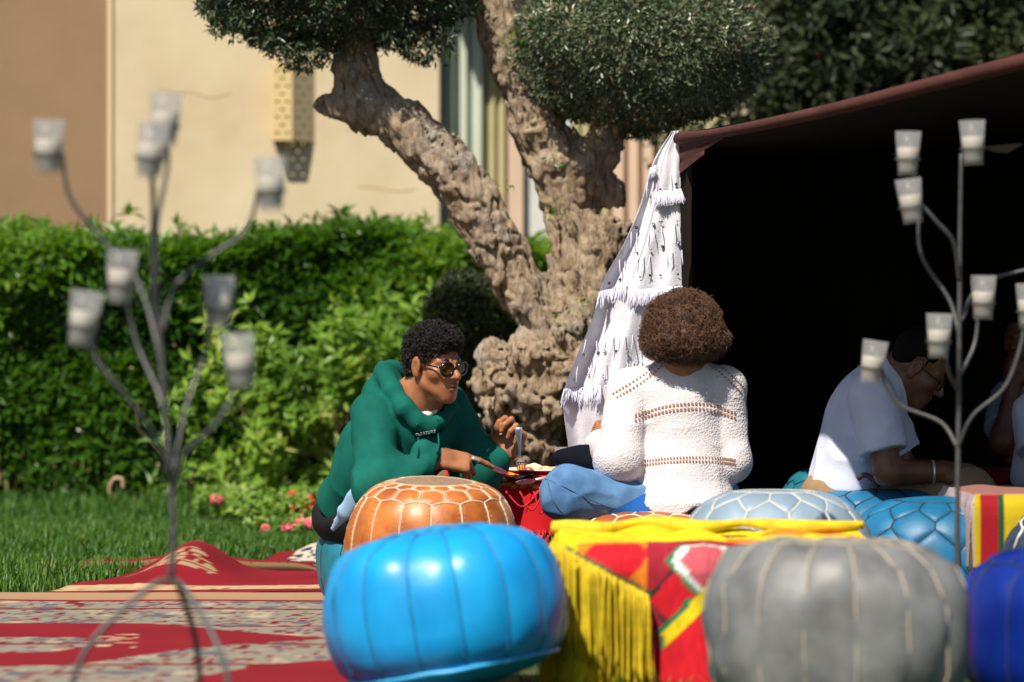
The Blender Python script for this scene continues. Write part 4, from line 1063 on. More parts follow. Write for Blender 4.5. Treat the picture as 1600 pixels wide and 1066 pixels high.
ee = np.concatenate([np.arange(14), np.arange(13, 196, 14)[1:], np.arange(182, 196)[::-1][1:], np.arange(0, 196, 14)[::-1][1:]])
obj('fabric', Vn, np.concatenate([gf, gf[:, ::-1] + 196, np.stack([ee[:-1], ee[:-1] + 196, ee[1:] + 196, ee[1:]], 1)]), mat('navy_linen', (.016, .02, .05), .8), nap)
ph = P(763, 742, 9.26)
pht = thing('phone', 'dark phone lying on the navy napkin', 'phone', (ph.x, ph.y, rz + .03))
MB().box((ph.x, ph.y, rz + .034), (.065, .12, .008), np.array(Matrix.Rotation(.35, 3, 'X') @ Matrix.Rotation(.2, 3, 'Z'))).build('case', mat('phone_case', (.008, .009, .014), .35), pht, smooth=False)
MB().box((ph.x, ph.y - .002, rz + .0392), (.056, .105, .001), np.array(Matrix.Rotation(.35, 3, 'X') @ Matrix.Rotation(.2, 3, 'Z'))).build('screen', mat('phone_screen', (.02, .03, .06), .08), pht, smooth=False)
tg = P(880, 712, 9.62)
gl = thing('tea_glass', 'small pinkish tea glass beyond the knee of the woman', 'glass', (tg.x, tg.y, rz + .006))
MB().lathe((tg.x, tg.y, rz + .006), [(.022, 0), (.024, .02), (.022, .045), (.028, .078), (.0265, .078), (.0205, .045), (.022, .02), (.020, .004)], 22).build('glass', frosted('pink_glass'), gl)
MB().lathe((tg.x, tg.y, rz + .006), [(.0195, .005), (.0215, .02), (.0198, .043), (.022, .058)], 20).build('tea', mat('rose_tea', (.42, .16, .12), .2), gl)

# second cloth-covered table and things at the picture edge
ex0, ex1, ey0, ey1, ez_ = P(1528, 0, 8.35).x, P(1528, 0, 8.35).x + .6, 8.40, 9.0, .385
low_table('low table at the picture edge under a striped cloth', ex0, ex1, ey0, ey1, ez_)
def col_edge(U, W, hang, X):
    k = U - ex0; c = np.tile(A((.55, .40, .012)), (len(U), 1))
    c = np.where(((k < .062))[:, None], A((.30, .008, .015)), c); c = np.where(((k > .062) & (k < .076))[:, None], A((.012, .07, .03)), c)
    c = np.where((k < .012)[:, None], YEL * .7, c); c = np.where((k < -.002)[:, None], A((.42, .33, .33)), c)
    c = np.where(((k > .19) & (k < .25))[:, None], A((.30, .008, .015)), c)
    return np.where(((hang < .006) & (k > -.002))[:, None], A((.26, .12, .10)), c)
cloth_over('tablecloth', 'yellow, red and green striped cloth at the picture edge', ex0, ex1, ey0, ey1, ez_, .20, col_edge, wave=.012, seed=7)
low_table('low table deep in the tent', 1.52, 1.95, 10.2, 10.7, .36)
def col_in(U, W, hang, X): 
    m = vnoise(np.stack([U * 40, W * 20 + hang * 40, U * 0], 1), 8); c = np.tile(A((.30, .008, .015)), (len(U), 1)); return np.where((m > .4)[:, None], A((.30, .10, .02)), c)
cloth_over('tablecloth', 'dark red patterned cloth on the table deep in the tent', 1.52, 1.95, 10.2, 10.7, .36, .22, col_in, wave=.012, seed=9, step=.012)

# ------------------------------------------------------------------ tent
M_tent = mat('black_tent_wool', (.020, .016, .012), .95, var=.4, vscale=5, bump=.4, bscale=150, spec=.1)
M_hem = mat('brown_tent_hem', (.085, .030, .026), .85, var=.3, vscale=8, bump=.3, bscale=90, spec=.2)
tent = thing('tent', 'dark wool nomad tent with a brown rolled edge and black interior', 'tent', (1.6, 10.5, 0))
eave = [P(1061, 214, 9.85), P(1150, 200, 9.0), P(1300, 168, 8.35), P(1450, 130, 8.0), P(1600, 92, 7.7), P(1800, 40, 7.5), P(2000, -10, 7.3)]
ev = spline(eave, 50)
far = np.stack([np.linspace(.62, 4.2, 50), np.full(50, 12.6), np.linspace(1.50, 1.75, 50)], 1)
vv = np.linspace(0, 1, 16); V = []
for i in range(50):
    for t in vv:
        q = ev[i] * (1 - t) + far[i] * t; q[2] += -.05 * math.sin(math.pi * t); V.append(q)
V = np.array(V); nV = len(V); gf = grid_faces(50, 16)
obj('roof', np.concatenate([V, V + [0, .004, .012]]), np.concatenate([gf, gf[:, ::-1] + nV]), M_tent, tent)
rad = np.interp(np.linspace(0, 1, 50), [0, .1, .3, 1], [.020, .015, .017, .023])
MB().tube(ev - [0, 0, .006], rad, 10).build('hem', M_hem, tent)
# gathered corner of the hem at the pole
Vc = []; 
for i, a in enumerate(np.linspace(0, 1, 12)):
    p0 = ev[int(a * 9)] - np.array([0, 0, .008]); dp = .125 * (1 - a) ** 1.3
    for j, t in enumerate(np.linspace(0, 1, 9)): Vc.append(p0 + np.array([0, -.012 - .010 * math.sin(t * 14 + a * 3) * (1 - a), -dp * t]))
obj('gathered_corner', np.array(Vc), grid_faces(12, 9), M_hem, tent)
def curtain_wall(pts0, pts1, name, z0=.0):
    n_ = 60; a = spline(pts0, n_); V = []
    for i in range(n_):
        w_ = .03 * math.sin(i * .9)
        zt = pts1[0] + (pts1[1] - pts1[0]) * i / (n_ - 1)
        for t in np.linspace(0, 1, 8): V.append([a[i][0] + w_ * .5, a[i][1] + w_, z0 + (zt - z0) * t])
    obj(name, np.array(V), grid_faces(n_, 8), M_tent, tent)
curtain_wall([(.66, 12.55, 0), (1.8, 12.6, 0), (3.0, 12.6, 0), (4.3, 12.55, 0)], (1.52, 1.78), 'back_wall')
curtain_wall([(.575, 9.95, 0), (.60, 10.8, 0), (.64, 11.8, 0), (.66, 12.6, 0)], (1.44, 1.52), 'side_wall')
curtain_wall([(4.2, 12.6, 0), (4.0, 10.8, 0), (3.6, 9.2, 0)], (1.78, 1.85), 'side_wall')
MB().tube([P(1056, 206, 9.95), (P(1056, 206, 9.95).x, 9.95, 0)], .018, 10).build('tent_pole', M_wood, tent)
MB().tube([P(1068, 252, 9.9) + Vector((.008 * math.cos(a), 0, .012 * math.sin(a))) for a in np.linspace(0, 6.2, 16)], .0025, 5).build('hook_ring', M_iron, tent)
struct('tent_carpet', np.array([[.62, 9.9, .006], [4.2, 9.9, .006], [4.2, 12.6, .006], [.66, 12.6, .006]]), [(0, 1, 2, 3)], mat('dark_carpet', (.06, .012, .012), .95))

# ------------------------------------------------------------------ white sequined blanket hung on the tent pole
HD = 9.82
hand = thing('wedding_blanket', 'white fringed blanket with sequins hanging from the tent pole', 'blanket', tuple(PA(960, 720, HD) * [1, 1, 0]))
left = spline([(1050, 205, 0), (1022, 250, 0), (1000, 320, 0), (975, 380, 0), (942, 440, 0), (925, 500, 0), (900, 560, 0), (880, 620, 0), (888, 700, 0), (890, 745, 0)], 90)[:, :2]
right = spline([(1060, 204, 0), (1062, 250, 0), (1063, 320, 0), (1064, 380, 0), (1065, 440, 0), (1066, 500, 0), (1068, 560, 0), (1070, 620, 0), (1070, 700, 0), (1070, 745, 0)], 90)[:, :2]
def hpt(u, v):
    """u across 0..1, v down 0..1 -> point; a deep fold a third of the way across"""
    i = np.clip(np.asarray(v) * 89, 0, 88.999); k = i.astype(int); f = i - k
    L = left[k] * (1 - f)[:, None] + left[k + 1] * f[:, None]; R_ = right[k] * (1 - f)[:, None] + right[k + 1] * f[:, None]
    u = np.asarray(u); x = L[:, 0] + (R_[:, 0] - L[:, 0]) * u; y = L[:, 1] + (R_[:, 1] - L[:, 1]) * u
    amp = np.clip(v * 1.6, .12, 1)
    step = 1 / (1 + np.exp(-(u - .36) * 60))
    dep = HD + .05 - amp * (.055 * step + .011 * np.sin(u * 15 + v * 3) * (u > .36) + .030 * np.sin(u * 19 + 1 + v * 2) * (u <= .36)) + .005 * vnoise(np.stack([u * 7, v * 12, u * 0], 1), 3)
    return np.stack([(x - 800) * dep / FPX, dep, CAM_Z - (y - 533) * dep / FPX], 1)
uu, vv_ = np.meshgrid(np.linspace(0, 1, 80), np.linspace(0, 1, 130), indexing='ij')
Vh = hpt(uu.ravel(), vv_.ravel()); nH = len(Vh); gf = grid_faces(80, 130)
M_hand = mat('white_wool', (.62, .61, .67), .9, var=.12, vscale=25, bump=.5, bscale=190)
obj('cloth', np.concatenate([Vh, Vh + [0, .006, 0]]), np.concatenate([gf, gf[:, ::-1] + nH]), M_hand, hand)
M_fr = mat('white_fringe', (.66, .65, .78), .85)
def fringe_row(v_of_u, u0, u1, n_, ln, dense=3, fan=.35):
    mb = MB()
    for i in range(n_):
        u = u0 + (u1 - u0) * (i + rng.uniform(-.4, .4)) / max(1, n_ - 1); u = min(1, max(0, u)); v = v_of_u(u)
        p0 = hpt(np.array([u]), np.array([v]))[0] + [0, -.004, 0]
        for k in range(dense):
            dx = rng.normal(0, .006) + (u - .5) * fan * ln; l_ = ln * rng.uniform(.75, 1.1)
            mb.tube([p0 + [rng.normal(0, .002), 0, 0], p0 + [dx * .5, -.013 - rng.uniform(0, .008), -l_ * .45], p0 + [dx, -.012 - rng.uniform(0, .010), -l_]], [.0016, .0020, .0008], 4, cap=False)
    mb.build('fringe', M_fr, hand)['kind'] = 'stuff'
def vy(y): return (y - 205.0) / 540.0
fringe_row(lambda u: vy(304) + .012 * (1 - u), .34, 1.0, 52, .045)
fringe_row(lambda u: vy(452) + .02 * (1 - u), .36, 1.0, 70, .050)
fringe_row(lambda u: vy(408) + .10 * (1 - u), .0, .30, 26, .050)
fringe_row(lambda u: vy(598) + .01 * (1 - u), .34, .72, 44, .050)
fringe_row(lambda u: vy(598) + .03 * (1 - u), .0, .30, 34, .055)
fringe_row(lambda u: vy(250) + .05 * (1 - u), .0, .12, 12, .035)
for yy, n_ in ((352, 7), (396, 8), (520, 16), (562, 12), (280, 4)):
    fringe_row(lambda u, yy=yy: vy(yy) + .03 * (1 - u), .04, .98, n_, .055, dense=1, fan=.1)
M_seq = mat('sequin_metal', (.62, .60, .62), .2, metal=1.0); M_seqd = mat('dark_bead', (.02, .02, .03), .2); M_seqr = mat('red_bead', (.35, .05, .05), .25)
for yy, n_ in ((345, 4), (386, 5), (432, 6), (545, 9), (583, 8), (295, 3)):
    for i in range(n_):
        u = (i + .5 + rng.uniform(-.3, .3)) / n_; v = vy(yy) + .03 * (1 - u) + rng.normal(0, .004)
        c = hpt(np.array([u]), np.array([v]))[0] + [0, -.008, 0]; r_ = .0055 * rng.uniform(.6, 1.1)
        Rr = np.array(Matrix.Rotation(math.radians(90) + rng.normal(0, .5), 3, 'X'))
        MB().lathe(c, [(r_, -.0008), (r_, .0008)], 9, Rr).build('sequin', [M_seq, M_seqd, M_seqd, M_seqr][rng.choice(4, p=[.45, .3, .15, .1])], hand)

# ------------------------------------------------------------------ flowers and small garden things
M_ger = leaf_mat('geranium_leaf', [(0, (.07, .16, .02)), (.6, (.17, .30, .04)), (1, (.28, .38, .08))], .5, .35)
def geranium(label, px, py, n_leaf, heads, spread):
    base = np.array([*gp(px, py), 0]); t = thing('geranium', label, 'flower', tuple(base), 'geraniums at the foot of the hedge')
    n_ = n_leaf; p = base + np.stack([rng.normal(0, spread, n_), rng.normal(.0, .07, n_), rng.uniform(.02, .17, n_)], 1)
    rosettes(p, np.stack([rng.normal(0, .4, n_), -.6 + rng.normal(0, .3, n_), .8 + rng.normal(0, .2, n_)], 1), .035, 5, (-.2, .4), .95, rng.uniform(.2, .9, n_), 'leaves', M_ger, t)
    for hx, hy, r_, cm_ in heads:
        c = np.array(P(hx, hy, base[1] - .08)); mb = MB()
        mb_s = MB(); mb_s.tube(spline([base + [(c[0] - base[0]) * .6, 0, 0], (base + c) / 2 + [0, -.01, .02], c], 8), .002, 5); mb_s.build('stalk', M_twig_g, t)
        for k in range(22):
            d_ = rand_dir(1)[0]; d_[1] = -abs(d_[1]); q = c + d_ * r_ * np.array([1, 1, .75]); s_ = unit(np.cross(d_, rand_dir(1)[0])); w_ = np.cross(d_, s_)
            a_ = .016; mb.add([q - s_ * a_, q - w_ * a_ * .8 + d_ * .004, q + s_ * a_, q + w_ * a_ * .8 + d_ * .004, q - d_ * .004], [(0, 1, 2, 3), (4, 1, 0), (4, 2, 1), (4, 3, 2), (4, 0, 3)])
        mb.build('flower_head', cm_, t, smooth=False)
M_twig_g = mat('green_stalk', (.10, .18, .04), .7)
M_rf = mat('red_petal', (.72, .012, .03), .5); M_pf = mat('pink_petal', (.78, .16, .20), .5)
geranium('geranium with scarlet flowers at the foot of the shrub', 462, 826, 150, [(458, 775, .022, M_rf), (462, 791, .02, M_rf), (482, 782, .022, M_rf), (483, 793, .02, M_rf), (448, 797, .014, M_rf), (475, 800, .012, M_rf)], .13)
geranium('geranium with coral pink flowers beside the man in green', 470, 842, 60, [(455, 822, .026, M_pf), (472, 818, .024, M_pf), (488, 818, .028, M_pf), (447, 824, .018, M_pf), (415, 826, .014, M_pf)], .12)
geranium('small geranium with one pink flower head near the spotlight', 345, 822, 40, [(339, 781, .026, M_pf)], .09)
hs = thing('garden_hose', 'bent tan hose end sticking up at the hedge foot', 'hose', (*gp(178, 800), 0))
gx_, gy_ = gp(178, 800)
MB().tube(spline([(gx_ + .0, gy_ + .4, .005), (gx_ - .01, gy_ + .1, .01), (gx_ - .005, gy_, .05), (gx_ - .02, gy_ - .01, .11), (gx_ + .005, gy_ - .01, .155), (gx_ + .04, gy_ - .01, .15), (gx_ + .045, gy_ - .01, .11)], 34), .010, 9).build('pipe', mat('tan_plastic', (.42, .28, .17), .6, var=.2, vscale=20), hs)
sp = thing('garden_spotlight', 'small grey garden spotlight on a stake at the hedge foot', 'spotlight', (*gp(268, 802), 0))
sx_, sy_ = gp(268, 802)
MB().lathe((sx_, sy_, .10), [(.022, -.03), (.026, .0), (.036, .05), (.038, .056), (.034, .056)], 20, np.array(Matrix.Rotation(.5, 3, 'Y') @ Matrix.Rotation(-.3, 3, 'X'))).build('head', mat('grey_alloy', (.42, .43, .44), .4, metal=.6), sp)
MB().tube([(sx_, sy_, 0), (sx_, sy_, .09)], .008, 8).build('stake', M_iron, sp)
MB().box((sx_, sy_, .085), (.075, .012, .016)).build('bracket', M_iron, sp)

# ------------------------------------------------------------------ people
def basis(alpha, pitch=0.0, roll=0.0):
    """columns right, forward, up; alpha turns the face from picture-right towards the camera, pitch looks down"""
    a = math.radians(alpha); f = np.array([math.cos(a), -math.sin(a), 0]); u = np.array([0, 0, 1.]); r = np.cross(f, u)
    p = math.radians(pitch); f2 = f * math.cos(p) - u * math.sin(p); u2 = u * math.cos(p) + f * math.sin(p)
    q = math.radians(roll); r3 = r * math.cos(q) + u2 * math.sin(q); u3 = u2 * math.cos(q) - r * math.sin(q)
    return np.stack([r3, f2, u3], 1).astype(np.float32)
def head_field(p, c, M, s=.93, feat=1.0):
    q = ((p - A(c)) @ M) / s
    sx = q.copy(); sx[:, 0] = np.abs(sx[:, 0])                           # both halves at once
    d = ell(q, (0, -.014, .036), (.0725, .092, .083))
    d = smin(d, ell(q, (0, .028, -.030), (.0560, .058, .080)), .03)
    d = smin(d, rcone(sx, (.047, .002, -.056), (.012, .068, -.102), .016, .016), .03)   # jaw
    d = smin(d, ell(q, (0, .074, -.103), (.018, .016, .018)), .018)                      # chin
    d = smin(d, ell(sx, (.042, .052, -.022), (.024, .026, .022)), .025)                  # cheekbone
    d = smin(d, ell(q, (0, .070, -.064), (.028, .023, .030)), .035)                       # muzzle
    d = smin(d, rcone(sx, (.012, .083, .019), (.044, .064, .020), .010, .009), .012)     # brow
    d = smax(d, -ell(sx, (.031, .098, .000), (.017, .021, .012)), .012)                  # eye socket
    d = smin(d, ell(sx, (.031, .0705, -.001), (.0155, .0135, .0120)), .004)              # lids over the eyes
    d = smin(d, rcone(q, (0, .084, .014), (0, .1120, -.026), .0080, .0125), .010)        # nose
    d = smin(d, ell(sx, (.0150, .095, -.0315), (.0092, .0115, .0085)), .006)
    d = smin(d, ell(q, (0, .100, -.0345), (.008, .011, .005)), .006)
    d = smax(d, -ell(sx, (.0065, .098, -.0395), (.0035, .005, .004)), .003)
    d = smin(d, ell(q, (0, .0915, -.0580), (.0235, .0110, .0062)), .004)                 # lips
    d = smin(d, ell(q, (0, .0900, -.0715), (.0205, .0110, .0078)), .004)
    d = smax(d, -ell(q, (0, .1030, -.0642), (.025, .013, .0016)), .002)
    ear = smin(ell(sx, (.079, -.008, -.004), (.0090, .021, .034)), ell(sx, (.076, -.004, -.032), (.007, .012, .012)), .008)
    ear = smax(ear, -ell(sx, (.091, -.004, -.002), (.009, .012, .021)), .004)
    d = smin(d, ear, .006)
    return d * s
FB = np.array([.030, .010, -.0105, -.029]); FLEN = [(.043, .026, .021), (.047, .029, .022), (.043, .027, .021), (.034, .020, .019)]; FR = [.0088, .0090, .0086, .0076]
def hand_field(p, w, M, curls, thumb, s=1.0, wrist_r=.026):
    """palm and five jointed fingers; M columns: towards the thumb, along the fingers, out of the back of the hand"""
    q = ((p - A(w)) @ A(M)) / s
    d = rbox(q, (.000, .050, 0), (.040, .044, .0135), .0125)
    d = smin(d, rcone(q, (0, -.03, 0), (0, .02, 0), wrist_r, .024), .02)
    d = smin(d, ell(q, (.028, .030, -.010), (.020, .032, .015)), .012)
    for i in range(4):
        pt = np.array([FB[i], .086 - .006 * abs(i - 1), .002]); pts = [pt - [0, .03, 0], pt]; a = 0; r = FR[i]
        for j in range(3):
            a += curls[i][j]; sp_ = (1.5 - i) * .05
            pt = pt + FLEN[i][j] * np.array([math.sin(sp_), math.cos(a), -math.sin(a)]); pts.append(pt)
        d = smin(d, chain(q, pts, [r * 1.12, r * 1.12, r, r * .94, r * .80], .004), .005)
    d = smin(d, chain(q, [np.array(t) for t in thumb], [.015, .0115, .0102, .0085], .005), .008)
    return d * s
GRIP = [(.95, 1.25, .8), (1.0, 1.3, .8), (1.05, 1.3, .8), (1.1, 1.3, .8)]
REST = [(.45, .5, .3), (.5, .55, .3), (.55, .6, .35), (.6, .6, .35)]
THUMB = [(.022, .012, -.010), (.045, .040, -.026), (.044, .068, -.036), (.034, .090, -.040)]
def orient(y, z, right=True):
    y = unit(np.array(y, float)); z = np.array(z, float); z = unit(z - y * (z @ y)); x = np.cross(z, y) if right else np.cross(y, z)
    return np.stack([x, y, z], 1)
def skin(name, col, dark):
    m = mat(name, col, .42, var=.25, vscale=22, bump=.15, bscale=320, col2=dark, spec=.45)
    b = m.node_tree.nodes['Principled BSDF']; b.inputs['Subsurface Weight'].default_value = .12; b.inputs['Subsurface Radius'].default_value = (.012, .005, .003)
    return m
def fabric(name, col, var=.12, rough=.85, bump=.35, bscale=420, sheen=.0, col2=None, vs=14): return mat(name, col, rough, var=var, vscale=vs, bump=bump, bscale=bscale, spec=.2, sheen=sheen, col2=col2)
def folds(p, amp, f=22, seed=0, squash=(1, 1, 1)):
    q = p * np.array(squash, np.float32)
    w = q + (.018 * np.stack([vnoise(q * 9, seed + 1), vnoise(q * 9, seed + 2), vnoise(q * 9, seed + 3)], 1)).astype(np.float32)
    return (amp * (1 - 2 * np.abs(vnoise(w * f, seed + 4)) ** .8) + amp * .5 * vnoise(w * f * .45, seed + 9)).astype(np.float32)
def leg_field(p, hip, knee, ankle, r): return smin(rcone(p, hip, knee, r[0], r[1]), rcone(p, knee, ankle, r[1], r[2]), .03)
def shoes(parent, toes, mt):
    for ank, az in toes:
        a = np.array(ank); dv = np.array([math.cos(az), math.sin(az), 0])
        f = lambda p: smin(rcone(p, a - dv * .03 + [0, 0, .035], a + dv * .15 + [0, 0, .02], .045, .036), ell(p, a + [0, 0, .06], (.05, .05, .05)), .02)
        V, Q = surface(lambda p: np.maximum(f(p), (a[2] - .01) - p[:, 2]), a - .2, a + .22, .009)
        obj('shoe', V, Q, mt, parent)

# ---------------------------------------------------------------- the man in the green hoodie
HC = P(680, 569, 9.05); HM = basis(46, 8, -3); HS = .872
J = dict(hip=P(560, 798, 9.34), chest=P(640, 686, 9.18), neck=P(652, 628, 9.12), shR=P(584, 648, 9.08), shL=P(702, 642, 9.26), elR=P(590, 764, 8.93), wrR=P(686, 715, 9.00),
         elL=P(742, 738, 9.20), wrL=P(788, 712, 9.23), knR=P(600, 815, 8.98), knL=P(662, 815, 9.0), anR=P(585, 930, 9.02), anL=P(670, 930, 9.06))
J = {k: np.array(v, np.float32) for k, v in J.items()}
MR = orient((.93, .16, -.22), (.12, -.62, .78), True)
ML = orient((.42, -.12, .90), (.45, .85, -.1), False)
curR = [(.16, .16, .10), (.95, 1.0, .6), (1.05, 1.1, .7), (1.1, 1.15, .7)]
thR = [(.022, .012, -.012), (.030, .045, -.030), (.022, .072, -.036), (.012, .094, -.034)]
thL = [(.022, .012, -.012), (.040, .040, -.034), (.034, .064, -.046), (.022, .082, -.050)]
def body_man(p):
    d = head_field(p, HC, HM, HS)
    d = smin(d, rcone(p, np.array(HC) + HM @ A((0, -.025, -.055)) * HS, J['neck'] + A((-.02, .02, -.02)), .050, .062), .03)
    d = smin(d, rcone(p, J['neck'], J['hip'], .07, .10), .05)
    d = smin(d, rcone(p, J['shR'], J['shL'], .05, .05), .05)
    d = smin(d, chain(p, [J['shR'], J['elR'], J['wrR']], [.048, .040, .027], .02), .03)
    d = smin(d, chain(p, [J['shL'], J['elL'], J['wrL']], [.048, .040, .027], .02), .03)
    d = smin(d, hand_field(p, J['wrR'], MR, curR, thR), .012)
    d = smin(d, hand_field(p, J['wrL'], ML, GRIP, thL), .012)
    for s in 'RL': d = smin(d, leg_field(p, J['hip'], J['kn' + s], J['an' + s], (.07, .05, .04)), .03)
    return d
M_skin = skin('brown_skin', (.37, .155, .075), (.27, .105, .048))
lo, hi = bounds(list(J.values()) + [HC, J['wrR'] + A((.2, 0, 0)), J['wrL'] + A((.1, 0, .16))], .16)
V, Q = surface(body_man, lo, hi, .0036)
man = obj('person', V, Q, M_skin, loc=(float(J['hip'][0]), float(J['hip'][1]), .0))
tag(man, 'person in a green hoodie and black glasses leaning over the table to eat', 'person', 'people sitting on poufs')
sh_dir = J['shL'] - J['shR']; spine = J['chest'] - J['hip']; front = np.cross(spine, sh_dir); front /= np.linalg.norm(front)
def hoodie_base(p):
    w = p
    d = fcone(w, J['hip'] + A((0, 0, .03)), J['chest'], .142, .148, front, .78)
    d = smin(d, rcone(w, J['shR'], J['shL'], .066, .064), .06)
    d = smin(d, rcone(w, J['chest'], J['neck'] + A((-.02, .03, -.03)), .11, .080), .05)
    armR = smin(rcone(w, J['shR'], J['elR'], .068, .061), rcone(w, J['elR'], J['wrR'], .060, .042), .04)
    armL = smin(rcone(w, J['shL'], J['elL'], .076, .066), rcone(w, J['elL'], J['wrL'], .064, .042), .04)
    armR = np.maximum(armR, (w - J['wrR'] - A(MR[:, 1] * -.012)) @ A(MR[:, 1]))
    axL = unit(J['wrL'] - J['elL']); armL = np.maximum(armL, (w - J['wrL'] + axL * .016) @ A(axL))
    d = smin(d, ell(w, P(572, 715, 9.25), (.085, .10, .13)), .05)
    d = smin(d, armR, .012); d = smin(d, armL, .014)
    d = smin(d, rcone(w, J['wrR'] - A(MR[:, 1] * .045), J['wrR'] - A(MR[:, 1] * .02), .042, .037), .006)
    d = smin(d, rcone(w, J['wrL'] - axL * .05, J['wrL'] - axL * .026, .040, .036), .006)
    hemp = J['hip'] + A((-.02, 0, .012)); sn = unit(spine)
    d = np.maximum(d, -((w - hemp) @ A(sn)))
    hb = smin(ell(w, P(588, 626, 9.21), (.045, .07, .07)), ell(w, P(608, 604, 9.20), (.044, .065, .056)), .04)
    d = smin(d, hb, .03)
    nk = rcone(w, J['neck'] + A((.015, -.02, -.05)), np.array(HC) + A((-.02, .02, .02)), .062, .085)
    d = smax(d, -nk, .012)
    return d
lo, hi = bounds([J['hip'], J['shR'], J['shL'], J['elR'], J['elL'], J['wrL'], J['wrR'], HC], .20)
Vb, Qb = surface(hoodie_base, lo, hi, .012); baseT = bvh_of(Vb, Qb)
def first(px, py, inn, d0=8.5):
    o_ = P(px, py, d0); dr_ = (P(px, py, d0 + 1) - o_).normalized(); h = baseT.ray_cast(o_, dr_, 2.5)
    return np.array(h[0] + dr_ * inn) if h[0] is not None else np.array(P(px, py, 9.12))
def collar(px, py, lo_, hi_):
    q = first(px, py, -.006); return P(px, py, min(max(q[1], lo_), hi_))
rimN = [P(600, 582, 9.18), P(613, 610, 9.07), P(631, 638, 9.035), P(652, 659, 9.03), P(672, 667, 9.045), P(691, 656, 9.075), P(704, 637, 9.13)]
rimF = [rimN[-1], P(694, 612, 9.26), P(655, 596, 9.30), P(612, 580, 9.27), rimN[0]]
def hoodie_field(p):
    w = p
    d = hoodie_base(p)
    rim = smin(chain(w, [np.array(q) for q in rimN], [.027, .027, .025, .021, .018, .017, .016], .03), chain(w, [np.array(q) for q in rimF], [.018, .020, .024, .026, .028], .03), .02)
    d = smin(d, rim, .011)
    # deep folds in the crook of the arms and over the belly
    near_el = np.exp(-((np.linalg.norm(w - J['elR'], axis=1) / .13) ** 2)) + np.exp(-((np.linalg.norm(w - J['elL'], axis=1) / .12) ** 2)) + .8 * np.exp(-((np.linalg.norm(w - J['hip'], axis=1) / .17) ** 2))
    d = d - folds(w, .0058, 14, 20, (1, 1, .75)) * (.45 + 1.8 * np.clip(near_el, 0, 1).astype(np.float32))
    return d
lo, hi = bounds([J['hip'], J['shR'], J['shL'], J['elR'], J['elL'], J['wrL'], J['wrR'], HC], .20)
V, Q = surface(hoodie_field, lo, hi, .0050)
M_green = fabric('green_fleece', (.002, .105, .080), .25, .85, .35, 380)
hood = obj('hoodie', V, Q, M_green, man)
hoodT = bvh_of(V, Q)
def stick(px, py, off=.002, d0=8.5, tree=None):
    """point of a garment met first by the sight line through the pixel"""
    o_ = P(px, py, d0); dr_ = (P(px, py, d0 + 1) - o_).normalized(); h = (tree or hoodT).ray_cast(o_, dr_, 2.5)
    return (None, None) if h[0] is None else (np.array(h[0] + h[1] * off), np.array(h[1]))
for pts in ([(652, 662), (653, 680), (654, 700), (653, 716)], [(682, 655), (683, 675), (684, 695), (682, 708)]):
    q = [stick(x, y, .004)[0] for x, y in pts]; q = [a for a in q if a is not None]
    if len(q) > 2: MB().tube(spline(q, 16), .0028, 6).build('drawstring', M_green, hood)
# chest lettering
M_let = mat('white_print', (.80, .80, .85), .7)
c0, n0 = stick(665, 675, .003); c1, _ = stick(652, 677, .003); c2, _ = stick(677, 673, .003)
fcu = bpy.data.curves.new('lettering', 'FONT'); fcu.body = 'PLEASURE'; fcu.size = .0125; fcu.align_x = 'CENTER'; fcu.align_y = 'CENTER'; fcu.extrude = .0006; fcu.shear = .25; fcu.space_character = 1.15
fcu.materials.append(M_let)
tmp = bpy.data.objects.new('lettering', fcu); coll.objects.link(tmp); bpy.context.view_layer.update()
lme = bpy.data.meshes.new_from_object(tmp.evaluated_get(bpy.context.evaluated_depsgraph_get())); bpy.data.objects.remove(tmp)
ft = bpy.data.objects.new('lettering', lme); coll.objects.link(ft); ft.parent = hood
ux = unit(c2 - c1); nz_ = unit(n0 - ux * (n0 @ ux)); uy = np.cross(nz_, ux)
mw = Matrix(np.column_stack([ux, uy, nz_]).tolist()).to_4x4(); mw.translation = Vector(c0 + nz_ * .004 - ORIGIN[man]); ft.matrix_local = mw
# undershirt at the neck, shirt tail, trousers
V, Q = surface(lambda p: smin(chain(p, [PA(640, 640, 9.09), PA(652, 648, 9.062), PA(664, 650, 9.058), PA(678, 642, 9.08)], [.014, .012, .012, .012], .01), ell(p, P(655, 655, 9.10), (.045, .04, .03)), .01), PA(620, 690, 8.95), PA(700, 605, 9.2), .004)
obj('undershirt', V, Q, fabric('white_jersey', (.78, .78, .78)), man)
def trous_man(p):
    d = ell(p, J['hip'] + A((-.005, .01, -.02)), (.135, .14, .095))
    for s in 'RL': d = smin(d, leg_field(p, J['hip'] + A((.03, -.05, -.02)), J['kn' + s], J['an' + s], (.09, .075, .055)), .03)
    return d - folds(p, .004, 14, 31)
lo, hi = bounds([J['hip'], J['knR'], J['knL'], J['anR'], J['anL']], .18)
V, Q = surface(trous_man, lo, hi, .008)
obj('trousers', V, Q, fabric('black_twill', (.012, .012, .014), .2), man)
def tail_field(p):
    d = fcone(p, P(570, 766, 9.06), P(520, 826, 9.14), .036, .008, (.3, -.9, .2), .45)
    d = smin(d, fcone(p, P(578, 765, 9.05), P(540, 800, 9.09), .03, .022, (.3, -.9, .2), .45), .02)
    return d - folds(p, .003, 20, 37)
V, Q = surface(tail_field, np.array(P(500, 850, 8.95)), np.array(P(615, 730, 9.25)), .005)
obj('shirt_tail', V, Q, fabric('light_blue_cotton', (.30, .47, .68), .12), man)
shoes(man, [(P(585, 945, 9.02), -.9), (P(672, 945, 9.06), -.8)], fabric('dark_shoe', (.02, .02, .025)))
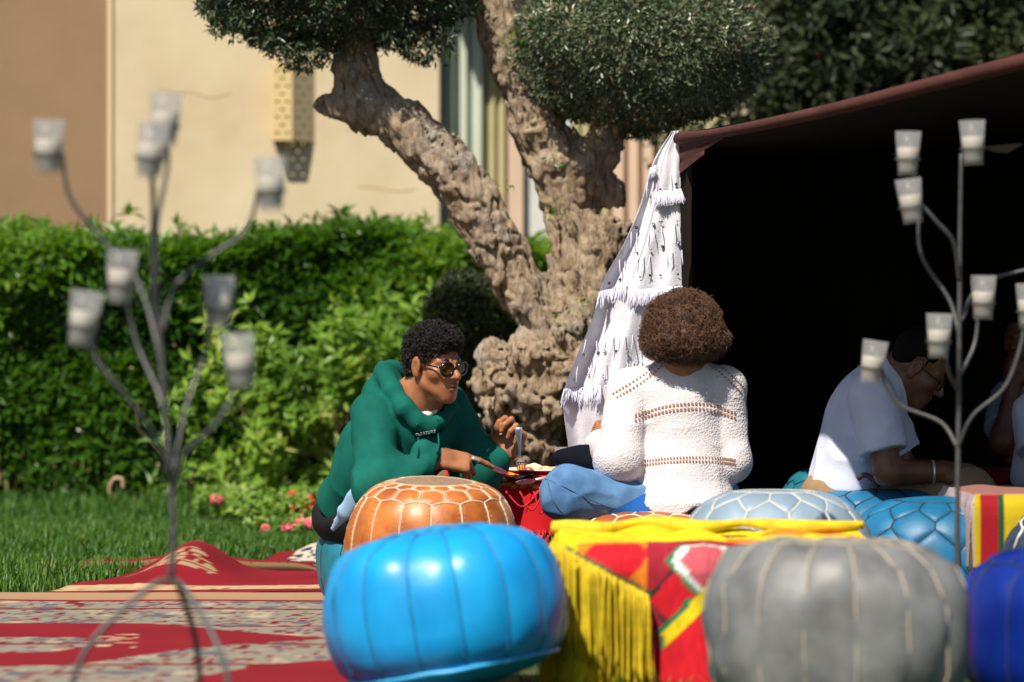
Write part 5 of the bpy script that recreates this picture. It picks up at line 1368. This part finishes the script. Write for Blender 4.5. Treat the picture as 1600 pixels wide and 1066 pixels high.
# hair: close cap plus curls
def hair_edge(y): return np.interp(y, [-.12, -.06, -.035, -.022, -.004, .010, .024, .034, .058, .080, .10], [-.068, -.070, -.040, .022, .040, .020, -.006, .022, .050, .066, .078]).astype(np.float32)
def hair_field(p):
    q = ((p - A(HC)) @ HM) / HS
    d = ell(q, (0, -.022, .046), (.0790, .096, .0850))
    d = smin(d, ell(q, (0, -.060, -.015), (.062, .045, .055)), .02)
    d = smin(d, ell(q, (0, .03, .085), (.062, .058, .042)), .03)
    d = d - .0055 * vnoise(p * 62, 3).astype(np.float32) - .004 * vnoise(p * 120, 4).astype(np.float32)
    return smax(d, (hair_edge(q[:, 1]) - q[:, 2]) * .75, .008) * HS
V, Q = surface(hair_field, np.array(HC) - .16, np.array(HC) + .16, .0036)
M_hair = mat('black_hair', (.012, .009, .008), .48, var=.3, vscale=90, spec=.4)
M_cap = mat('hair_cap', (.010, .008, .007), .85, spec=.1)
hair = obj('hair', V, Q, M_cap, man)
def curls(parent, V, Q, n_, rad, thick, mt, name, turns=1.1, out=.004, seed=1, keep=None):
    r_ = np.random.default_rng(seed)
    a, b, c = V[Q[:, 0]], V[Q[:, 1]], V[Q[:, 2]]; nrm = unit(np.cross(b - a, c - a)); cen = (a + c) / 2
    idx = r_.choice(len(Q), n_); Vs = []; Fs = []; k0 = 0; m = 9
    for i in idx:
        if keep is not None and not keep(cen[i]): continue
        N_ = unit(nrm[i] + r_.normal(0, .35, 3)); s_ = unit(np.cross(N_, r_.normal(size=3))); t_ = np.cross(N_, s_)
        rr = rad * r_.uniform(.6, 1.25); ang = r_.uniform(0, 6.28) + np.linspace(0, turns * 2 * math.pi, m); ax = unit(s_ * .8 + N_ * .5)
        e1 = unit(np.cross(ax, t_)); e2 = np.cross(ax, e1)
        pts = cen[i] + N_ * out * r_.uniform(.2, 2.6) ** 1.3 + rr * (np.cos(ang)[:, None] * e1 + np.sin(ang)[:, None] * e2) + ax * np.linspace(0, rr * 1.2, m)[:, None]
        T = unit(np.gradient(pts, axis=0)); U = unit(np.cross(T, ax)); W = np.cross(T, U); th = thick * np.sin(np.linspace(.35, 2.8, m))[:, None]
        ring = np.stack([pts + th * U, pts + th * (-.5 * U + .87 * W), pts + th * (-.5 * U - .87 * W)], 1).reshape(-1, 3)
        Vs.append(ring); j = np.arange(m - 1)[:, None] * 3
        Fs.append(np.concatenate([j + np.array([[0, 1, 4, 3]]), j + np.array([[1, 2, 5, 4]]), j + np.array([[2, 0, 3, 5]])]) + k0); k0 += len(ring)
    o_ = obj(name, np.concatenate(Vs), np.concatenate(Fs), mt, parent); o_['kind'] = 'stuff'; return o_
curls(hair, V, Q, 4200, .0046, .0011, M_hair, 'curls', seed=3, out=.0030)
# eyes and eyebrows
M_eye = mat('eye_white', (.7, .68, .65), .25); 
hw = lambda x, y, z: np.array(HC) + (HM @ A((x, y, z))) * HS
for s in (-1, 1):
    c = hw(.031 * s, .0695, -.002); MB().lathe(c, [(.002, -.0118), (.008, -.0088), (.0118, 0), (.008, .0088), (.002, .0118)], 14).build('eye', M_eye, man)
    MB().tube(spline([hw(.013 * s, .0885, .021), hw(.030 * s, .0800, .0265), hw(.050 * s, .0640, .021)], 10), [.0015, .003, .0036, .0038, .0038, .0036, .0032, .0028, .002, .001], 6).build('eyebrow', M_hair, man)
M_lip = mat('lip_skin', (.27, .095, .062), .5)
def lip_field(p):
    q = ((p - A(HC)) @ HM) / HS
    d = smin(ell(q, (0, .0918, -.0582), (.0185, .0112, .0052)), ell(q, (0, .0903, -.0715), (.0165, .0112, .0068)), .002)
    return smax(d, -ell(q, (0, .1035, -.0642), (.025, .013, .0013)), .001) * HS
lc = hw(0, .09, -.065); V, Q = surface(lip_field, lc - .04, lc + .04, .0016); obj('lips', V, Q, M_lip, man)
# glasses
M_frame = mat('black_acetate', (.006, .006, .007), .18, spec=.6)
M_lens = bpy.data.materials.new('amber_lens'); M_lens.use_nodes = True; nt = M_lens.node_tree; pb = nt.nodes['Principled BSDF']
pb.inputs['Base Color'].default_value = (.16, .09, .02, 1); pb.inputs['Roughness'].default_value = .05
trn = nt.nodes.new('ShaderNodeBsdfTransparent'); trn.inputs[0].default_value = (.30, .19, .06, 1); ms = nt.nodes.new('ShaderNodeMixShader'); ms.inputs[0].default_value = .6
nt.links.new(pb.outputs[0], ms.inputs[1]); nt.links.new(trn.outputs[0], ms.inputs[2]); nt.links.new(ms.outputs[0], nt.nodes['Material Output'].inputs['Surface'])
gls = thing('glasses', 'round black glasses with amber lenses worn by the man in green', 'glasses', tuple(hw(0, .10, 0)))
fmb = MB()
for s in (-1, 1):
    ring = [hw(s * (.0335 + .0235 * math.cos(a)), .1035 - .010 * abs(.0335 + s * s * .0235 * math.cos(a)) / .05, -.002 + .0215 * math.sin(a)) for a in np.linspace(0, 2 * math.pi, 33)]
    fmb.tube(ring, .0042, 7, cap=False)
    cl = hw(s * .0335, .1035 - .0067, -.002); rg = np.array(ring[:-1])
    V = np.vstack([[cl], rg]); F = [(0, i + 1, (i + 1) % 32 + 1) for i in range(32)]
    obj('lens', V, F, M_lens, gls)
    MB().tube(spline([hw(s * .0575, .092, .004), hw(s * .068, .080, .006), hw(s * .0745, .03, .008), hw(s * .076, -.004, .012), hw(s * .074, -.022, -.004)], 20), [.0036] * 4 + [.0026] * 16, 6).build('temple', M_frame, gls)
fmb.tube(spline([hw(-.0105, .1045, .003), hw(0, .107, .0055), hw(.0105, .1045, .003)], 8), .0028, 6)
fmb.build('frame', M_frame, gls)
# thin bracelet on the cutting wrist
bw = J['wrR'] + A(MR[:, 1]) * -.004
MB().tube([bw + A(MR[:, 0]) * .0285 * math.cos(a) + A(MR[:, 2]) * .0265 * math.sin(a) for a in np.linspace(0, 6.2832, 25)], .0016, 5, cap=False).build('bracelet', mat('pale_cord', (.62, .50, .42), .6), man)

# ---------------------------------------------------------------- the woman in white, seen from behind
W = dict(hip=P(1062, 785, 9.20), chest=P(1060, 655, 9.24), neck=P(1066, 571, 9.22), shL=P(985, 612, 9.22), shR=P(1130, 606, 9.24), elL=P(966, 718, 9.14), wrL=P(938, 694, 9.44),
         elR=P(1142, 722, 9.22), wrR=P(1080, 705, 9.50), knL=P(893, 774, 9.12), anL=P(1010, 800, 9.42), knR=P(1110, 778, 9.60), anR=P(1050, 800, 9.50))
W = {k: np.array(v, np.float32) for k, v in W.items()}
WH = P(1066, 520, 9.19); WM = basis(-105, 12)
MWL = orient((-.15, .75, .45), (-.8, -.2, .2), False); MWR = orient((-.5, .7, .2), (.3, .2, .9), True)
def body_woman(p):
    d = head_field(p, WH, WM, .92)
    d = smin(d, rcone(p, WH, W['neck'], .05, .06), .03); d = smin(d, rcone(p, W['neck'], W['hip'], .06, .10), .05)
    d = smin(d, rcone(p, W['shL'], W['shR'], .045, .045), .04)
    for s in 'LR':
        d = smin(d, chain(p, [W['sh' + s], W['el' + s], W['wr' + s]], [.045, .036, .025], .02), .02)
        d = smin(d, hand_field(p, W['wr' + s], MWL if s == 'L' else MWR, GRIP, THUMB, .92), .012)
        d = smin(d, leg_field(p, W['hip'], W['kn' + s], W['an' + s], (.07, .05, .04)), .03)
    return d
lo, hi = bounds(list(W.values()) + [WH], .18)
V, Q = surface(body_woman, lo, hi, .005)
wom = obj('person', V, Q, M_skin, loc=(float(W['hip'][0]), float(W['hip'][1]), 0))
tag(wom, 'person in a white crochet jumper and jeans sitting with the back to us', 'person', 'people sitting on poufs')
def jumper_field(p):
    d = fcone(p, W['hip'] + A((0, 0, .045)), W['chest'], .140, .150, (0, 1, 0), .74)
    d = smin(d, rcone(p, W['shL'], W['shR'], .070, .070), .06)
    d = smin(d, rcone(p, W['chest'] + A((0, 0, .03)), W['neck'] + A((0, .012, .022)), .105, .064), .05)
    aL = smin(rcone(p, W['shL'], W['elL'], .068, .066), rcone(p, W['elL'], W['wrL'], .066, .046), .035)
    aR = smin(rcone(p, W['shR'], W['elR'], .064, .055), rcone(p, W['elR'], W['wrR'], .056, .042), .035)
    d = smin(smin(d, aL, .012), aR, .012)
    fl = fcone(p, W['hip'] + A((0, 0, .06)), W['hip'] + A((0, -.005, -.005)), .140, .172, (0, 1, 0), .78)
    d = smin(d, fl, .03)
    hz = W['hip'][2] + .012 + .014 * np.sin(p[:, 0] * 34 + 2.2) - .05 * np.clip((.16 - np.abs(p[:, 0] - W['hip'][0] + .02)) / .16, 0, 1)
    arm = np.minimum(aL, aR)
    d = np.where(arm < d + .004, d, np.maximum(d, (hz - p[:, 2]).astype(np.float32)))
    nk = rcone(p, W['neck'] + A((0, 0, .05)), A(WH), .048, .06)
    d = smax(d, -nk, .01)
    return d - folds(p, .0036, 12, 51, (1, 1, 1.6)) * .8
lo, hi = bounds([W['hip'], W['shL'], W['shR'], W['elL'], W['elR'], W['wrL'], W['neck']], .19)
V, Q = surface(jumper_field, lo, hi, .005)
M_knit = mat('white_crochet', (.70, .645, .665), .9, var=.08, vscale=14, bump=.9, bscale=150, spec=.2, bkind='voronoi'); 
for n_ in M_knit.node_tree.nodes:
    if n_.type == 'BUMP': n_.inputs['Distance'].default_value = .0022
jump = obj('jumper', V, Q, M_knit, wom); jT = bvh_of(V, Q)
M_hole = mat('skin_through_knit', (.30, .15, .085), .8)
def openwork(rows, n_, w_, h_, gap):
    """rows of small square openings in the knit where the skin shows"""
    mb = MB()
    for pts in rows:
        ln = spline([(x, y, 0) for x, y in pts], n_)
        for x, y, _ in ln:
            q, nn_ = stick(x, y, .0022, tree=jT)
            if q is None: continue
            nn_ = unit(nn_); s_ = unit(np.cross(nn_, [0, 0, 1.])); t_ = np.cross(s_, nn_)
            mb.add([q - s_ * w_ - t_ * h_, q + s_ * w_ - t_ * h_, q + s_ * w_ + t_ * h_, q - s_ * w_ + t_ * h_, q - nn_ * .003], [(0, 1, 2, 3), (4, 1, 0), (4, 2, 1), (4, 3, 2), (4, 0, 3)])
    mb.build('openwork', M_hole, jump, smooth=False)
b1 = [(993, 654), (1030, 642), (1070, 636), (1110, 637), (1148, 650)]
openwork([[(x, y - 4) for x, y in b1], [(x, y + 4) for x, y in b1]], 29, .0035, .0040, 0)
b2 = [(1003, 724), (1040, 720), (1080, 718), (1120, 719), (1148, 722)]
openwork([[(x, y - 3) for x, y in b2], [(x, y + 3) for x, y in b2]], 34, .0026, .0034, 0)
r1 = [(1030, 570), (1010, 588), (985, 604), (962, 618)]
openwork([[(x - 3, y - 3) for x, y in r1], [(x + 3, y + 3) for x, y in r1]], 15, .0030, .0030, 0)
r2 = [(1108, 566), (1128, 580), (1148, 598), (1160, 610)]
openwork([[(x - 3, y + 3) for x, y in r2], [(x + 3, y - 3) for x, y in r2]], 14, .0028, .0028, 0)
def jeans_field(p):
    d = fcone(p, W['hip'] + A((-.07, .0, -.02)), W['hip'] + A((.07, .0, -.02)), .100, .100, (0, 1, 0), .95)
    d = smin(d, leg_field(p, W['hip'] + A((-.08, -.0, -.022)), W['knL'], W['anL'], (.092, .084, .058)), .04)
    d = smin(d, leg_field(p, W['hip'] + A((.07, .03, -.02)), W['knR'], W['anR'], (.092, .080, .056)), .04)
    return d - folds(p, .0065, 14, 61, (1, 1, 1.3)) * .9
lo, hi = bounds([W['hip'], W['knL'], W['knR'], W['anL'], W['anR']], .19)
V, Q = surface(jeans_field, lo, hi, .0055)
M_jean = fabric('blue_denim', (.12, .245, .44), .3, .85, .4, 500, 0, (.05, .125, .27), 8)
jeans = obj('jeans', V, Q, M_jean, wom); nT = bvh_of(V, Q)
M_thr = mat('denim_seam', (.05, .11, .22), .9)
for pts in ([(852, 748), (880, 760), (912, 776), (945, 790), (975, 797)], [(856, 752), (862, 775), (876, 798), (894, 812)], [(1010, 800), (1022, 806), (1034, 812)]):
    q = [stick(x, y, .001, tree=nT)[0] for x, y in pts]; q = [a for a in q if a is not None]
    if len(q) > 2: MB().tube(spline(q, 24), .0016, 5).build('seam', M_thr, jeans)
# bright blue patch of cloth at the hip, dark bag in the lap
gr = []; 
for i, u in enumerate(np.linspace(0, 1, 14)):
    for j, v in enumerate(np.linspace(0, 1, 8)):
        x = 950 + 66 * u; y0_, y1_ = 795 - 28 * u + 6 * (1 - u), 806 - 6 * u; q, nn_ = stick(x, y0_ + (y1_ - y0_) * v, .003, tree=nT); gr.append(q if q is not None else gr[-1])
obj('patch', np.array(gr), grid_faces(14, 8), fabric('bright_blue_cotton', (.02, .14, .52)), jeans)
def bag_field(p): return smin(ell(p, P(925, 722, 9.34), (.085, .06, .045)), ell(p, P(895, 716, 9.36), (.06, .05, .025)), .03) - folds(p, .006, 18, 71)
V, Q = surface(bag_field, np.array(P(850, 770, 9.22)), np.array(P(985, 680, 9.48)), .006)
bagc = obj('bag', V, Q, mat('black_bag_cloth', (.006, .007, .012), .95, spec=.05))
tag(bagc, 'black soft bag in the lap of the woman in white', 'bag')
# bobbed curly hair
def bob_field(p):
    c = np.array(P(1067, 513, 9.18))
    d = ell(p, c, (.107, .104, .100))
    d = smin(d, ell(p, c + A((0, -.014, -.036)), (.115, .104, .058)), .035)
    d = d - .007 * fbm(p * 26, 2, 3).astype(np.float32)
    z0 = P(0, 569, 9.18).z
    return smax(d, (z0 - p[:, 2] - .25 * np.abs(p[:, 0] - c[0]) ** 1.0 * 0).astype(np.float32), .045)
c_ = np.array(P(1067, 513, 9.18))
V, Q = surface(bob_field, c_ - .2, c_ + .2, .005)
M_bob = mat('brown_hair', (.19, .092, .048), .5, col2=(.062, .030, .017), vscale=34, bump=.6, bscale=260, spec=.45)
bob = obj('hair', V, Q, M_bob, wom)
curls(bob, V, Q, 7500, .0095, .0008, M_bob, 'curls', turns=.75, out=.0035, seed=5)

# ---------------------------------------------------------------- others in the tent
M_skin2 = skin('dark_brown_skin', (.20, .085, .042), (.15, .06, .03))
def seated(label, K, head, hm, shirt_m, trous_m, rt, front_n, sleeve=.8, res=.007, hs=.93, hands=(REST, REST), mR=None, mL=None, hair_r=(.079, .098, .086), extra=None, skin_m=None, seed=0):
    K = {k: np.array(v, np.float32) for k, v in K.items()}; hc = np.array(head)
    def body(p):
        d = head_field(p, hc, hm, hs)
        d = smin(d, rcone(p, hc + hm @ A((0, -.03, -.05)), K['neck'], .05, .06), .03); d = smin(d, rcone(p, K['neck'], K['hip'], .06, .10), .05)
        d = smin(d, rcone(p, K['shL'], K['shR'], .045, .045), .04)
        for s, m_, cu in (('L', mL, hands[0]), ('R', mR, hands[1])):
            d = smin(d, chain(p, [K['sh' + s], K['el' + s], K['wr' + s]], [.048, .043, .028], .02), .02)
            if m_ is not None: d = smin(d, hand_field(p, K['wr' + s], m_, cu, THUMB), .012)
            d = smin(d, leg_field(p, K['hip'], K['kn' + s], K['an' + s], (.07, .05, .04)), .03)
        return d
    lo, hi = bounds(list(K.values()) + [head], .19)
    V, Q = surface(body, lo, hi, res * .75)
    o_ = obj('person', V, Q, skin_m or M_skin2, loc=(float(K['hip'][0]), float(K['hip'][1]), 0)); tag(o_, label, 'person', 'people sitting on poufs')
    def shirt(p):
        d = fcone(p, K['hip'] + A((0, 0, .02)), K['chest'], rt[0], rt[1], front_n, .74)
        d = smin(d, rcone(p, K['shL'], K['shR'], .072, .072), .05); d = smin(d, rcone(p, K['chest'], K['neck'], .10, .068), .05)
        for s in 'LR':
            e = K['sh' + s] + (K['el' + s] - K['sh' + s]) * sleeve; ax = unit(K['el' + s] - K['sh' + s])
            a = np.maximum(rcone(p, K['sh' + s], e + ax * .04, .072, .074), (p - e) @ A(ax))
            if sleeve > 1: a = smin(rcone(p, K['sh' + s], K['el' + s], .07, .06), rcone(p, K['el' + s], K['wr' + s] * .9 + K['el' + s] * .1, .058, .042), .03)
            d = smin(d, a, .015)
        d = np.maximum(d, (K['hip'][2] - .02 - p[:, 2]))
        d = smax(d, -rcone(p, K['neck'] + A((0, 0, .0)), hc, .055, .07), .01)
        return d - folds(p, .0055, 13, 80 + seed, (1, 1, .8))
    lo, hi = bounds([K[k] for k in ('hip', 'chest', 'shL', 'shR', 'elL', 'elR', 'neck')] + ([K['wrL'], K['wrR']] if sleeve > 1 else []), .18)
    V, Q = surface(shirt, lo, hi, res); obj('shirt', V, Q, shirt_m, o_)
    def trous(p):
        d = ell(p, K['hip'] + A((0, 0, -.03)), (.14, .14, .09))
        for s in 'LR': d = smin(d, leg_field(p, K['hip'] * .75 + K['kn' + s] * .25 + A((0, 0, -.02)), K['kn' + s], K['an' + s], (.09, .075, .055)), .03)
        return d - folds(p, .004, 13, 90 + seed)
    lo, hi = bounds([K[k] for k in ('hip', 'knL', 'knR', 'anL', 'anR')], .18)
    V, Q = surface(trous, lo, hi, res * 1.1); obj('trousers', V, Q, trous_m, o_)
    def hair_f(p):
        q = ((p - A(hc)) @ hm) / hs; d = ell(q, (0, -.020, .042), hair_r); d = smin(d, ell(q, (0, -.058, -.01), (.06, .04, .05)), .02)
        return smax(d, (hair_edge(q[:, 1]) - q[:, 2]) * .75, .006) * hs - .002 * vnoise(p * 90, 3).astype(np.float32)
    V, Q = surface(hair_f, hc - .16, hc + .16, .005); obj('hair', V, Q, M_hair2, o_)
    return o_, K
M_hair2 = mat('cropped_hair', (.010, .008, .007), .8, spec=.1)
M_shirt = fabric('skylit_white_cotton', (.70, .72, .86), .08, .8, .25, 300)  # white shirts, with the skylight's blue cast put into the colour
M_khk = fabric('khaki_twill', (.30, .20, .11), .15)
TM = dict(hip=P(1322, 758, 9.55), chest=P(1350, 655, 9.53), neck=P(1392, 588, 9.52), shR=P(1362, 622, 9.37), shL=P(1372, 618, 9.69), elR=P(1388, 738, 9.32), wrR=P(1470, 738, 9.40), elL=P(1410, 735, 9.74), wrL=P(1482, 735, 9.62),
          knR=P(1515, 770, 9.44), anR=P(1425, 800, 9.62), knL=P(1505, 765, 9.80), anL=P(1420, 795, 9.68))
tm, K = seated('person in a white short-sleeved shirt bent over in the tent mouth', TM, P(1434, 574, 9.50), basis(6, 38), M_shirt, M_khk, (.150, .150), (1, 0, .3), sleeve=.72, mR=orient((.95, .15, -.1), (.1, -.7, .6), True), mL=orient((.95, -.2, -.1), (.1, .3, .8), False), seed=1, hair_r=(.075, .094, .082), res=.006)
MB().tube([K['wrR'] * .85 + K['elR'] * .15 + A((.0, .034 * math.cos(a), .034 * math.sin(a))) for a in np.linspace(0, 6.2832, 20)], .004, 6, cap=False).build('bracelet', M_steel, tm)
MB().tube(spline([P(1340, 748, 9.36), P(1352, 742, 9.35), P(1366, 752, 9.34), P(1372, 762, 9.34)], 14), .008, 8).build('belt', mat('belt_leather', (.05, .025, .015), .5), tm)
gt = thing('glasses', 'thin dark glasses of the bent man in the tent', 'glasses', tuple(P(1468, 585, 9.45)))
hw2 = lambda x, y, z: np.array(P(1434, 574, 9.50)) + (basis(6, 38) @ A((x, y, z))) * .93
for s in (-1, 1):
    MB().tube([hw2(s * (.033 + .022 * math.cos(a)), .10, -.002 + .017 * math.sin(a)) for a in np.linspace(0, 6.2832, 25)], .0022, 6, cap=False).build('rim', M_frame, gt)
    MB().tube([hw2(s * .055, .096, .002), hw2(s * .074, .03, .006), hw2(s * .075, -.01, .006)], .002, 6).build('temple', M_frame, gt)
E4 = dict(hip=P(1640, 752, 9.92), chest=P(1655, 665, 9.92), neck=P(1668, 600, 9.92), shR=P(1620, 648, 9.82), shL=P(1712, 640, 10.0), elR=P(1628, 725, 9.74), wrR=P(1700, 730, 9.72), elL=P(1750, 720, 9.95), wrL=P(1790, 720, 9.8),
          knR=P(1740, 770, 9.65), anR=P(1680, 800, 9.75), knL=P(1800, 765, 9.8), anL=P(1700, 800, 9.85))
seated('person in a white shirt cut off by the picture edge', E4, P(1688, 545, 9.9), basis(20, 15), M_shirt, fabric('dark_trousers', (.02, .02, .03)), (.15, .15), (.8, -.5, .2), sleeve=.7, mR=orient((1, 0, 0), (0, -.5, .8), True), mL=orient((1, -.3, 0), (0, 0, 1), False), seed=2, res=.010)
E5 = dict(hip=P(1640, 735, 10.95), chest=P(1628, 660, 10.9), neck=P(1615, 590, 10.85), shR=P(1580, 625, 10.8), shL=P(1690, 625, 11.0), elR=P(1566, 690, 10.65), wrR=P(1584, 600, 10.66), elL=P(1700, 700, 10.85), wrL=P(1640, 690, 10.65),
          knR=P(1575, 760, 10.75), anR=P(1640, 790, 10.8), knL=P(1730, 760, 10.8), anL=P(1670, 790, 10.8))
seated('person in a pale blue shirt deep in the tent with a hand at the chin', E5, P(1603, 528, 10.74), basis(125, 5), fabric('pale_blue_cotton', (.34, .44, .56)), fabric('dark_blue_trousers', (.02, .03, .05)), (.15, .15), (-.4, -.9, .1), sleeve=.75, mR=orient((.25, -.1, .95), (-.3, -.9, 0), True), mL=orient((-1, 0, 0), (0, 0, 1), False), hands=(REST, GRIP), seed=3, res=.010)
